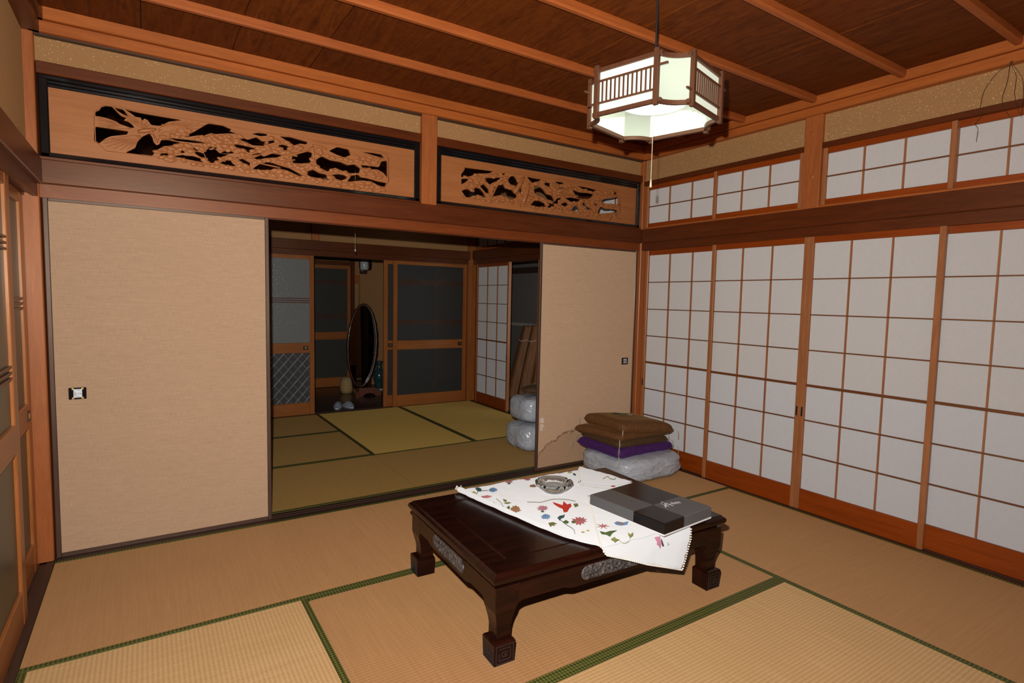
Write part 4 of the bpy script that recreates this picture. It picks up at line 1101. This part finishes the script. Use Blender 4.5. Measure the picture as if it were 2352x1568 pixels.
stitch(FL, [[(1435, 530), (1460, 518), (1520, 530), (1556, 520), (1545, 545), (1490, 552), (1450, 545)]], 'blue'); stitch(FL, [[(1465, 530), (1520, 534), (1510, 545), (1475, 542)]], 'brown', dz=.001)
stitch(LF, [[(880, 520), (920, 510), (955, 525), (930, 532), (935, 548), (905, 540), (900, 558), (888, 540)]], 'olive')
stitch(LF, [[(1090, 365), (1125, 360), (1135, 380), (1105, 395)], [(495, 320), (530, 330), (525, 345), (505, 340)], [(500, 352), (545, 345), (570, 352), (530, 362)]], 'olive')
stitch(FL, [petals(1215, 588, 20, 10, 5, 0, .6, 13)], 'yellow'); stitch(FL, [petals(1172, 605, 20, 9, 5, 0, .6, 14)], 'yellow')
stitch(FL, [petals(355, 300, 58, 14, 8, .35, .5, 15)], 'coral'); stitch(LF, [[(355, 335), (380, 330), (400, 350), (425, 352), (430, 385), (405, 380), (385, 365), (365, 362)]], 'olive')
stitch(LF, [[(1450, 675), (1485, 655), (1490, 668), (1525, 680), (1500, 690), (1485, 708), (1475, 690)], [(1590, 615), (1610, 632), (1634, 612), (1630, 640), (1610, 662), (1595, 640)]], 'olive', 'hang')
stitch(FL, [[(1800, 650), (1850, 640), (1845, 665), (1855, 690), (1830, 742), (1822, 715), (1805, 705), (1812, 685)]], 'pink', 'hang'); stitch(FL, [[(1848, 655), (1856, 668), (1862, 712), (1850, 722), (1848, 690)]], 'black', 'hang', .001)
stitch(LF, [[(1130, 178), (1150, 160), (1156, 178), (1140, 186)], [(1085, 105), (1110, 112), (1115, 124), (1092, 120)]], 'teal'); stitch(FL, [petals(1060, 100, 26, 8, 6, 0, .6, 16)], 'yellow')
stitch(FL, [petals(1425, 221, 26, 7, 5, 0, .6, 17)], 'red')
for pts, col, pn in (([(300, 320), (275, 290), (285, 262), (330, 255), (370, 250)], 'teal', 'top'), ([(700, 345), (800, 352), (880, 335), (960, 325), (1060, 330), (1110, 345)], 'olive', 'top'), ([(440, 320), (480, 350), (500, 390), (530, 400)], 'olive', 'top'),
                     ([(985, 500), (1040, 545), (1090, 580), (1105, 620)], 'teal', 'top'), ([(1525, 690), (1560, 710), (1600, 690), (1610, 655)], 'olive', 'hang'), ([(1340, 160), (1380, 145), (1400, 162), (1440, 168), (1450, 150)], 'olive', 'top'), ([(1890, 685), (1897, 698), (1886, 706)], 'olive', 'hang')):
    vine(pts, 4, col, pn)

# ------------------------------------------------------------------ gift box
BX = Vector((2.2885, -1.6575, TBH + .008))
gb = tag(empty('gift_box', BX, math.radians(5.0)), 'flat black and grey checked gift box with white lettering on the tablecloth', 'box')
bw, bd, bh = .332, .418, .054
bm = bmesh.new(); bx(bm, -bw / 2 - .0015, bw / 2 + .0015, -bd / 2 - .0015, bd / 2 + .0015, 0, .0075, .001); obj('box_base', bm, M_WHITE, gb, world=False)
ux, vy = -bw / 2 + .40 * bw, -bd / 2 + .385 * bd
bm = bmesh.new()
xs = [-bw / 2, ux, bw / 2]; ys = [-bd / 2, vy, bd / 2]; zl, ch = .0035, .003
def lidmat(i, j): return 0 if (i + j) % 2 == 1 else 1          # checks: grey and black
for i in range(2):
    for j in range(2):
        x0, x1, y0, y1 = xs[i], xs[i + 1], ys[j], ys[j + 1]
        tx0 = x0 + (ch if i == 0 else 0); tx1 = x1 - (ch if i == 1 else 0); ty0 = y0 + (ch if j == 0 else 0); ty1 = y1 - (ch if j == 1 else 0)
        def F(*co):
            f = bm.faces.new([bm.verts.new(c) for c in co]); f.material_index = lidmat(i, j)
        F((tx0, ty0, bh), (tx1, ty0, bh), (tx1, ty1, bh), (tx0, ty1, bh))
        if i == 0: F((x0, y0, bh - ch), (tx0, ty0, bh), (tx0, ty1, bh), (x0, y1, bh - ch)); F((x0, y0, zl), (x0, y0, bh - ch), (x0, y1, bh - ch), (x0, y1, zl))
        else: F((x1, y1, bh - ch), (tx1, ty1, bh), (tx1, ty0, bh), (x1, y0, bh - ch)); F((x1, y1, zl), (x1, y1, bh - ch), (x1, y0, bh - ch), (x1, y0, zl))
        if j == 0: F((x1, y0, bh - ch), (tx1, ty0, bh), (tx0, ty0, bh), (x0, y0, bh - ch)); F((x1, y0, zl), (x1, y0, bh - ch), (x0, y0, bh - ch), (x0, y0, zl))
        else: F((x0, y1, bh - ch), (tx0, ty1, bh), (tx1, ty1, bh), (x1, y1, bh - ch)); F((x0, y1, zl), (x0, y1, bh - ch), (x1, y1, bh - ch), (x1, y1, zl))
bmesh.ops.remove_doubles(bm, verts=bm.verts, dist=1e-5); bmesh.ops.recalc_face_normals(bm, faces=bm.faces)
lid = obj('box_lid', bm, None, gb, world=False, mats=[M_GREY, M_DKCARD])
# lettering: brush-drawn M with two dots, then "-box"
zt = BX.z + bh + .0006
def c8(x, y): p = px(1480 + x / 19.6, 1120 + y / 19.6, 2, zt); return p
bm = bmesh.new()
def brush(pts, w):
    P_ = [c8(*p) for p in pts]; L_, R_ = [], []
    for i, p in enumerate(P_):
        d = (P_[min(i + 1, len(P_) - 1)] - P_[max(i - 1, 0)]).normalized(); n = Vector((-d.y, d.x, 0)) * w / 2 * (1 if 0 < i < len(P_) - 1 else .75)
        L_.append(bm.verts.new(p + n)); R_.append(bm.verts.new(p - n))
    for i in range(len(P_) - 1): bm.faces.new((L_[i], L_[i + 1], R_[i + 1], R_[i]))
brush([(745, 632), (805, 636), (870, 648)], .0085); brush([(725, 712), (775, 722), (822, 732)], .0075)
brush([(850, 742), (915, 785), (945, 830), (968, 890)], .0070); brush([(850, 742), (950, 780), (1030, 812), (1120, 835)], .0070)
brush([(1030, 800), (960, 740), (900, 682)], .0070); brush([(900, 682), (1010, 702), (1160, 762), (1312, 815)], .0085)
for f in bm.faces: f.normal_update()
bmesh.ops.recalc_face_normals(bm, faces=bm.faces)
if bm.faces[0].normal.z < 0: bmesh.ops.reverse_faces(bm, faces=bm.faces[:])
obj('lettering', bm, M_WHITE, lid)
tc = bpy.data.curves.new('tmp', 'FONT'); tc.body = '-box'; tc.size = .040; tc.shear = .25; tc.space_character = 1.0; tc.extrude = .0002; tc.offset = .0006
to = bpy.data.objects.new('tmp', tc); C.objects.link(to)
dg = bpy.context.evaluated_depsgraph_get(); dg.update(); me = bpy.data.meshes.new_from_object(to.evaluated_get(dg))
bm = bmesh.new(); bm.from_mesh(me); bpy.data.objects.remove(to); bpy.data.curves.remove(tc); bpy.data.meshes.remove(me)
p0 = c8(1205, 752); p1 = c8(1690, 668); ex = (p1 - p0); ey = Vector((-ex.y, ex.x, 0)).normalized()
wx = max(v.co.x for v in bm.verts)
for v in bm.verts: v.co = p0 + ex * (v.co.x / wx) + ey * v.co.y * .95 + Vector((0, 0, v.co.z))
obj('lettering', bm, M_WHITE, lid)

# ------------------------------------------------------------------ crystal ashtray
ash = tag(empty('ashtray', (2.079, -1.222, CZ + .006)), 'round cut-crystal ashtray standing on the embroidered tablecloth', 'ashtray')
bm = bmesh.new()
wob = lambda t, z: 1 + .016 * math.cos(2 * PI * t * 16) * (1 if .006 < z < .045 else 0)
lathe(bm, [(0, .0), (.050, .0), (.056, .003), (.072, .018), (.088, .034), (.095, .043), (.093, .049), (.080, .049), (.070, .042), (.064, .026), (.056, .012), (.046, .008), (0, .007)], 96, wob=wob)
# three cigarette rests
for v in bm.verts:
    a = math.atan2(v.co.y, v.co.x); r = math.hypot(v.co.x, v.co.y)
    if v.co.z > .035 and any(abs((a - k * 2 * PI / 3 + PI) % (2 * PI) - PI) < .13 for k in range(3)): v.co.z -= .010
bmesh.ops.recalc_face_normals(bm, faces=bm.faces)
obj('bowl', bm, M_CRYS, ash, world=False, smooth=True)

# ------------------------------------------------------------------ cushion stack on a wrapped bundle
def cushion(label, Fc, Lc, Rc, T, mat, sag=.0):
    Fc, Lc, Rc = Vector(Fc), Vector(Lc), Vector(Rc); Bc = Lc + Rc - Fc; cen = (Fc + Lc + Rc + Bc) / 4
    base = Vector((cen.x, cen.y, min(Fc.z, Lc.z, Rc.z, Bc.z) - T / 2))
    o = tag(empty('floor_cushion', base), label, 'cushion', 'floor cushions stacked in the corner')
    n = 26; bm = bmesh.new(); top = []; bot = []
    seed = random.uniform(0, 50)
    for i in range(n + 1):
        rt, rb = [], []
        for j in range(n + 1):
            u, v = i / n, j / n
            p = Fc * (1 - u) * (1 - v) + Rc * u * (1 - v) + Lc * (1 - u) * v + Bc * u * v
            # sides bow inwards a little, corners stay out
            eu, ev = abs(2 * u - 1), abs(2 * v - 1)
            p += (cen - p) * (.045 * (1 - min(eu, ev) ** 2) * max(eu, ev) ** 6 + .055 * (min(eu, ev) ** 8))
            h = (1 - eu ** 7) ** .5 * (1 - ev ** 7) ** .5
            w = .004 * noise.noise(Vector((u * 4 + seed, v * 4, 0)))
            edge = .16 * (1 if 0 < i < n and 0 < j < n else 0)
            rt.append(bm.verts.new(p + Vector((0, 0, T * .55 * (h * .84 + edge * h ** .2) + w * h))))
            rb.append(bm.verts.new(p - Vector((0, 0, T * .45 * (h * .84 + edge * h ** .2) - w * h))) if 0 < i < n and 0 < j < n else rt[-1])
        top.append(rt); bot.append(rb)
    for i in range(n):
        for j in range(n):
            bm.faces.new((top[i][j], top[i + 1][j], top[i + 1][j + 1], top[i][j + 1]))
            q = (bot[i][j + 1], bot[i + 1][j + 1], bot[i + 1][j], bot[i][j])
            try: bm.faces.new(q)
            except ValueError: pass
    bmesh.ops.recalc_face_normals(bm, faces=bm.faces)
    obj('cover', bm, mat, o, smooth=True)
    for k, cc in enumerate((Fc, Lc, Rc)):
        out = (cc - cen).normalized() * .006
        bm = bmesh.new()
        a = cc + out * .3
        ln = (.075, .06, .065)[k]
        tube(bm, [a, a + out * 1.6 + Vector((0, 0, -.010)), a + out * 2 + Vector((-.004, -.004, -ln * .6)), a + out * 2 + Vector((-.008, -.006, -ln))], .0016, 5)
        tube(bm, [a, a + out * 1.3 + Vector((.004, 0, -.012)), a + out * 1.6 + Vector((.004, -.002, -ln * .8))], .0014, 5)
        obj('tassel', bm, M_CORD, o, smooth=True)
    return o
cushion('purple satin floor cushion under the brown ones, on the plastic-wrapped bundle', (3.165, -.555, .206), (3.150, -.070, .216), (3.770, -.545, .206), .088, M_PURP)
cushion('dark brown floor cushion just above the purple one', (3.195, -.520, .262), (3.180, -.085, .272), (3.715, -.535, .264), .068, M_OLIVE)
cushion('brown floor cushion second from the top of the stack', (3.215, -.500, .313), (3.120, -.075, .322), (3.690, -.515, .309), .070, M_BROWN)
cushion('brown floor cushion topmost on the stack, with a printed flower motif', (3.270, -.475, .372), (3.215, -.070, .392), (3.715, -.585, .346), .098, M_BROWN)
def motif():
    from mathutils.bvhtree import BVHTree
    o = bpy.data.objects['floor_cushion.003']; cov = [c for c in o.children if c.name.startswith('cover')][0]
    M = wmat(o); tree = BVHTree.FromPolygons([M @ v.co for v in cov.data.vertices], [tuple(p.vertices) for p in cov.data.polygons])
    c0 = Vector((3.47, -.24))
    for lift, cx, cy, rx, ry, n, col in ((.0012, 0, 0, .075, .060, 9, 'green'), (.0020, .055, -.045, .028, .024, 6, 'pale'), (.0020, -.030, .020, .035, .030, 7, 'black')):
        bm = bmesh.new(); vs = []
        for k in range(2 * n):
            a = PI * k / n; m = 1 if k % 2 == 0 else .72
            x, y = c0.x + cx + rx * m * math.cos(a), c0.y + cy + ry * m * math.sin(a)
            h = tree.ray_cast(Vector((x, y, 1)), Vector((0, 0, -1)))[0]; vs.append(bm.verts.new((x, y, (h.z if h else .42) + lift)))
        h = tree.ray_cast(Vector((c0.x + cx, c0.y + cy, 1)), Vector((0, 0, -1)))[0]
        cen = bm.verts.new((c0.x + cx, c0.y + cy, h.z + lift))
        for p, q in zip(vs, vs[1:] + vs[:1]): bm.faces.new((p, q, cen))
        bmesh.ops.recalc_face_normals(bm, faces=bm.faces); obj('printed_motif', bm, TH[col], o)
def bag(name, label, cat, cen, half, seed, top_open=False, mat=None, group=None):
    o = tag(empty(name, (cen[0], cen[1], cen[2] - half[2])), label, cat, group)
    bm = bmesh.new(); bmesh.ops.create_icosphere(bm, subdivisions=6, radius=1)
    for v in bm.verts:
        d = v.co.normalized(); e = 4.0
        s = (abs(d.x) ** e + abs(d.y) ** e + abs(d.z) ** e) ** (-1 / e)
        p = d * s
        n = noise.noise(p * 2.2 + Vector((seed, 0, 0))); m = 1 - abs(noise.noise(p * 4.5 + Vector((0, seed, 3)))); k = 1 - abs(noise.noise(p * 9 + Vector((seed, 5, 0))))
        w = p + .25 * Vector((noise.noise(p * 1.7 + Vector((seed, 1, 0))), noise.noise(p * 1.7 + Vector((2, seed, 0))), noise.noise(p * 1.7 + Vector((0, 3, seed)))))
        d1 = noise.voronoi(Vector((w.x * 2.2, w.y * 2.2, w.z * 1.1)) + Vector((seed, seed, 0)))[0]; d2 = noise.voronoi(Vector((w.x * 4.1, w.y * 2.4, w.z * 3.4)) + Vector((0, seed, 0)))[0]
        c1, c2 = d1[1] - d1[0], d2[1] - d2[0]
        f = 1 + .020 * n + .014 * max(0, 1 - c1 / .16) ** 1.5 + .009 * max(0, 1 - c2 / .13) ** 1.5 - .006
        q = Vector((p.x * half[0] * f, p.y * half[1] * f, p.z * half[2] * (1 + (f - 1) * 1.3)))
        if q.z < -half[2]: q.z = -half[2]
        if q.z > half[2]: q.z = half[2] + (q.z - half[2]) * .3
        v.co = Vector(cen) + q
    obj('wrapping', bm, mat or M_BAG, o, smooth=True); return o
motif()
bag('wrapped_bundle', 'flat bundle wrapped in translucent white plastic under the cushion stack', 'bundle', (3.478, -.362, .094), (.320, .290, .096), 3.3)

# ------------------------------------------------------------------ things in the far room and corridor
bag('plastic_bag', 'stuffed white plastic bag on the far room floor, lower of two', 'bag', (3.245, .60, .115), (.215, .20, .117), 11.0, group='plastic bags beside the stained door')
bag('plastic_bag', 'stuffed white plastic bag stacked on top of the other one', 'bag', (3.27, .62, .352), (.200, .18, .112), 17.0, group='plastic bags beside the stained door')
kb = tag(empty('brown_pouch', (3.29, .62, .44)), 'small brown cloth pouch lying on the upper plastic bag', 'pouch')
bm = bmesh.new(); bmesh.ops.create_icosphere(bm, subdivisions=3, radius=1)
for v in bm.verts: v.co = Vector((3.29, .62, .512)) + Vector((v.co.x * .16, v.co.y * .12, v.co.z * .045)) * (1 + .12 * noise.noise(v.co * 3))
obj('cloth_body', bm, M_OLIVE, kb, smooth=True)
pcf = px(816, 577, 1, 1.45)
bm = bmesh.new(); tube(bm, [(pcf.x, 1.45, ZC), (pcf.x, 1.45, pcf.z + .02)], .0014, 6); rt = obj('pull_switch_cord', bm, M_CORD)
tag(rt, 'thin pale pull cord hanging from the far room ceiling', 'cord')
bm = bmesh.new(); lathe(bm, [(0, .022), (.004, .02), (.0065, .006), (.006, 0), (0, 0)], 12, (pcf.x, 1.45, pcf.z)); obj('cord_knob', bm, M_WHITE, rt, smooth=True)
# tall oval mirror on a stand
mr_ = tag(empty('standing_mirror', (2.80, 3.74, -.004), math.radians(-9)), 'tall oval mirror in carved dark frame on arched red-brown foot', 'mirror')
MC, MA, MB = Vector((-.075, 0, .665)), .165, .515
tilt = Matrix.Translation(MC) @ Matrix.Rotation(math.radians(-3), 4, 'X') @ Matrix.Rotation(math.radians(3), 4, 'Y')
bm = bmesh.new(); vs = [bm.verts.new(tilt @ Vector((MA * math.cos(2 * PI * k / 56), -.002, MB * math.sin(2 * PI * k / 56)))) for k in range(56)]; f = bm.faces.new(vs); 
bmesh.ops.solidify(bm, geom=[f], thickness=.004); bmesh.ops.recalc_face_normals(bm, faces=bm.faces); obj('mirror_glass', bm, M_MIRROR, mr_, world=False)
bm = bmesh.new(); n = 96; ring = []
for k in range(n):
    a = 2 * PI * k / n; wdt = .030 + .014 * max(0, math.cos(a)) + .003 * math.sin(a * 24); o_ = []
    for (dr, dy) in ((-.004, -.012), (.012, -.024), (.7, -.018), (1.0, 0), (.7, .022), (0, .022)):
        e = dr if abs(dr) < .1 else dr * wdt
        o_.append(bm.verts.new(tilt @ Vector(((MA + e) * math.cos(a), dy, (MB + e) * math.sin(a)))))
    ring.append(o_)
for k in range(n):
    for j in range(6): bm.faces.new((ring[k][j], ring[(k + 1) % n][j], ring[(k + 1) % n][(j + 1) % 6], ring[k][(j + 1) % 6]))
bmesh.ops.recalc_face_normals(bm, faces=bm.faces); obj('carved_frame', bm, M_MFRAME, mr_, world=False, smooth=True)
bm = bmesh.new()
tube(bm, [(.02, .03, .10), (.05, .03, .35), (.10, .035, .62)], [.018, .016, .012], 8); tube(bm, [(-.17, .03, .10), (-.21, .03, .35), (-.245, .035, .62)], [.018, .016, .012], 8)
obj('upright', bm, M_MFRAME, mr_, world=False, smooth=True)
for xo in (.02, -.17):
    bm = bmesh.new(); arch = [(-.15, 0), (-.155, .04), (-.13, .082), (-.06, .112), (.06, .112), (.13, .082), (.155, .04), (.15, 0), (.085, 0), (.06, .03), (0, .042), (-.06, .03), (-.085, 0)]
    prism(bm, arch, (lambda a, b, d: Vector((xo + a, -.012 + d, b))) if xo > 0 else (lambda a, b, d: Vector((xo - .0 + d, a * .8, b))), .045); obj('arched_foot', bm, M_MBASE, mr_, world=False)
bm = bmesh.new(); bx(bm, -.17, .04, .0, .03, .085, .11, .003); obj('stretcher', bm, M_MBASE, mr_, world=False)
bk = tag(empty('straw_basket', (2.63, 4.10, -.004)), 'small round woven straw basket on the corridor floor', 'basket')
bm = bmesh.new(); lathe(bm, [(0, .006), (.072, 0), (.086, .05), (.090, .105), (.080, .165), (.076, .182), (.070, .182), (.075, .16), (.083, .105), (.08, .05), (.066, .012), (0, .012)], 28)
obj('woven_body', bm, M_BASK, bk, world=False, smooth=True)
bm = bmesh.new(); tube(bm, [(.077 * math.cos(2 * PI * k / 28), .077 * math.sin(2 * PI * k / 28), .186) for k in range(29)], .007, 6); obj('rim', bm, plain('grey_woven_rim', (.36, .33, .25), .7, var=.4), bk, world=False, smooth=True)
vs_ = tag(empty('vase', (3.118, 4.20, -.004)), 'dark blue-green glazed vase behind the oval mirror', 'vase')
bm = bmesh.new(); lathe(bm, [(0, 0), (.056, 0), (.060, .02), (.056, .07), (.075, .13), (.086, .19), (.075, .245), (.045, .29), (.034, .33), (.040, .375), (.054, .398), (.048, .398), (.030, .35), (0, .34)], 32)
obj('glazed_body', bm, M_VASE, vs_, world=False, smooth=True)
bm = bmesh.new(); lathe(bm, [(0, -.001), (.075, -.001), (.078, .014), (.062, .018), (0, .016)], 24); obj('foot_stand', bm, M_GLOBE, vs_, world=False)
def slipper(x, yv, rz, lab):
    o = tag(empty('slipper', (x, yv, -.004), rz), lab, 'slipper', 'pair of pale slippers at the corridor edge')
    bm = bmesh.new(); n = 20; pts = []
    for k in range(n):
        a = 2 * PI * k / n; w = .045 + .006 * math.sin(a); pts.append((w * math.cos(a), .125 * math.sin(a)))
    prism(bm, pts, lambda a, b, d: Vector((a, b, .014 - d)), .014); obj('sole', bm, M_SLIP, o, world=False)
    bm = bmesh.new(); g = []
    for i in range(9):
        t = i / 8; yy = -.118 + .135 * t; w = .045 * math.sqrt(max(0, 1 - (yy / .127) ** 2)) + .002; h = .018 + .040 * math.sin(PI * .5 * min(1, t * 1.15))
        g.append([bm.verts.new((w * math.cos(PI * j / 10), yy, .010 + h * math.sin(PI * j / 10))) for j in range(11)])
    for a, b in zip(g, g[1:]):
        for j in range(10): bm.faces.new((a[j], a[j + 1], b[j + 1], b[j]))
    bmesh.ops.solidify(bm, geom=bm.faces[:], thickness=.003); obj('upper', bm, M_SLIP, o, world=False, smooth=True)
    return o
slipper(2.245, 3.155, math.radians(-22), 'pale house slipper turned askew at the corridor edge'); slipper(2.365, 3.150, math.radians(8), 'pale house slipper standing nearly straight beside its askew mate')
wlp = tag(empty('wall_lamp', (3.05, CY + .015, 1.62)), 'small wall lamp with milk-glass shade above the wooden plaque', 'lamp')
bm = bmesh.new(); lathe(bm, [(0, .055), (.055, .055), (.062, .07), (.062, .215), (.055, .225), (0, .225)], 24, (-.01, -.09, 0)); obj('glass_shade', bm, M_GLOBE, wlp, world=False, smooth=True)
bm = bmesh.new(); lathe(bm, [(.066, .048), (.088, .07), (.094, .13), (.088, .2), (.070, .232), (.066, .226), (.080, .2), (.086, .13), (.080, .075)], 24, (.012, -.07, 0)); 
for v in list(bm.verts):
    pass
bmesh.ops.bisect_plane(bm, geom=bm.verts[:] + bm.edges[:] + bm.faces[:], plane_co=(.012, -.07, 0), plane_no=(-.55, -.83, 0), clear_outer=True)
obj('wooden_hood', bm, M_MFRAME, wlp, world=False)
bm = bmesh.new(); bx(bm, -.055, .045, -.06, 0, .0, .06, .008); bx(bm, -.03, .03, -.12, 0, .03, .055, .004); obj('bracket', bm, M_MFRAME, wlp, world=False)
plq = tag(empty('wooden_plaque', (2.952, CY - .01, 1.08)), 'long narrow wooden wall plaque hanging on the corridor post', 'plaque')
box('backboard', (2.910, 2.996, CY - .02, CY + .02, 1.075, 1.600), wood('door', 'z'), plq, .004)
box('face_plate', (2.922, 2.974, CY - .026, CY - .018, 1.125, 1.475), plain('yellowed_scale', (.34, .22, .09), .4, var=.25), plq, .002)
def rolled(label, foot, top, r0, r1, seed):
    o = tag(empty('rolled_blind', (foot[0], foot[1], -.004)), label, 'rolled blind', 'rolled blinds leaning in the veranda')
    bm = bmesh.new(); n = 22; m = 30; rings = []; f, t = Vector(foot), Vector(top)
    for i in range(m + 1):
        k = i / m; c = f.lerp(t, k); r = (r0 + (r1 - r0) * k) * (1 + .10 * math.sin(PI * k))
        rings.append([bm.verts.new(c + Vector((math.cos(2 * PI * j / n), math.sin(2 * PI * j / n), 0)) * r * (1 + .09 * math.cos(5 * 2 * PI * j / n + seed) + .05 * noise.noise(Vector((j * .7, k * 3, seed))))) for j in range(n)])
    for a, b in zip(rings, rings[1:]):
        for j in range(n): bm.faces.new((a[j], a[(j + 1) % n], b[(j + 1) % n], b[j]))
    bm.faces.new(rings[0][::-1]); bm.faces.new(rings[-1])
    obj('bamboo_roll', bm, wood('blind', 'z'), o, smooth=True)
    bm = bmesh.new(); c = f.lerp(t, .8); rr = (r0 + (r1 - r0) * .8) * 1.18
    tube(bm, [c + Vector((math.cos(2 * PI * j / 20) * rr, math.sin(2 * PI * j / 20) * rr, .01 * math.sin(j))) for j in range(21)], .006, 6); obj('tie', bm, M_CORD, o, smooth=True)
rolled('tawny rolled bamboo blind standing against the veranda rail, broad at its foot', (4.52, 2.86, -.004), (4.67, 2.78, .95), .120, .070, 1.0)
rolled('tawny rolled bamboo blind standing in front of the broad-footed one', (4.42, 2.50, -.004), (4.62, 2.50, .97), .095, .070, 2.4)
rolled('tawny rolled bamboo blind half hidden by the slid paper screen', (4.43, 2.22, -.004), (4.60, 2.26, .93), .085, .065, 4.1)
bm = bmesh.new(); tube(bm, [(4.50, 2.19, .90), (4.44, 2.16, .72), (4.385, 2.12, .52), (4.36, 2.10, .34)], .013, 6, flat=(1, .4))
tag(obj('grey_strap', bm, M_STRAP), 'grey strap hanging over the rolled blinds', 'strap')
# wires dangling over the high window
for k, pts in enumerate((((2320, 148), (2292, 165), (2262, 205), (2252, 245), (2256, 262), (2240, 284), (2246, 295), (2242, 325)), ((2320, 146), (2314, 185), (2302, 225), (2306, 248), (2322, 270)), ((2322, 146), (2334, 175), (2330, 215), (2338, 250), (2346, 268)), ((2326, 146), (2348, 180), (2350, 225), (2346, 262)))):
    dn = []
    for i, (u, v) in enumerate(pts): dn.append(px(u, v, 0, 3.800 + .002 * k))
    dn.insert(0, Vector((3.825, dn[0].y, dn[0].z + .02)))
    bm = bmesh.new(); tube(bm, curve_pts(dn, 4), .0009, 5)
    tag(obj('dangling_wire', bm, M_WIRE, smooth=True), ['longest thin wire dangling from the moulding, its bent end over a window pane', 'thin wire dangling straight from the moulding to the window rail', 'thin wavy wire between the straight one and the bowed one', 'thin bowed wire dangling last in the bunch'][k], 'wire', 'wires dangling over the high window')
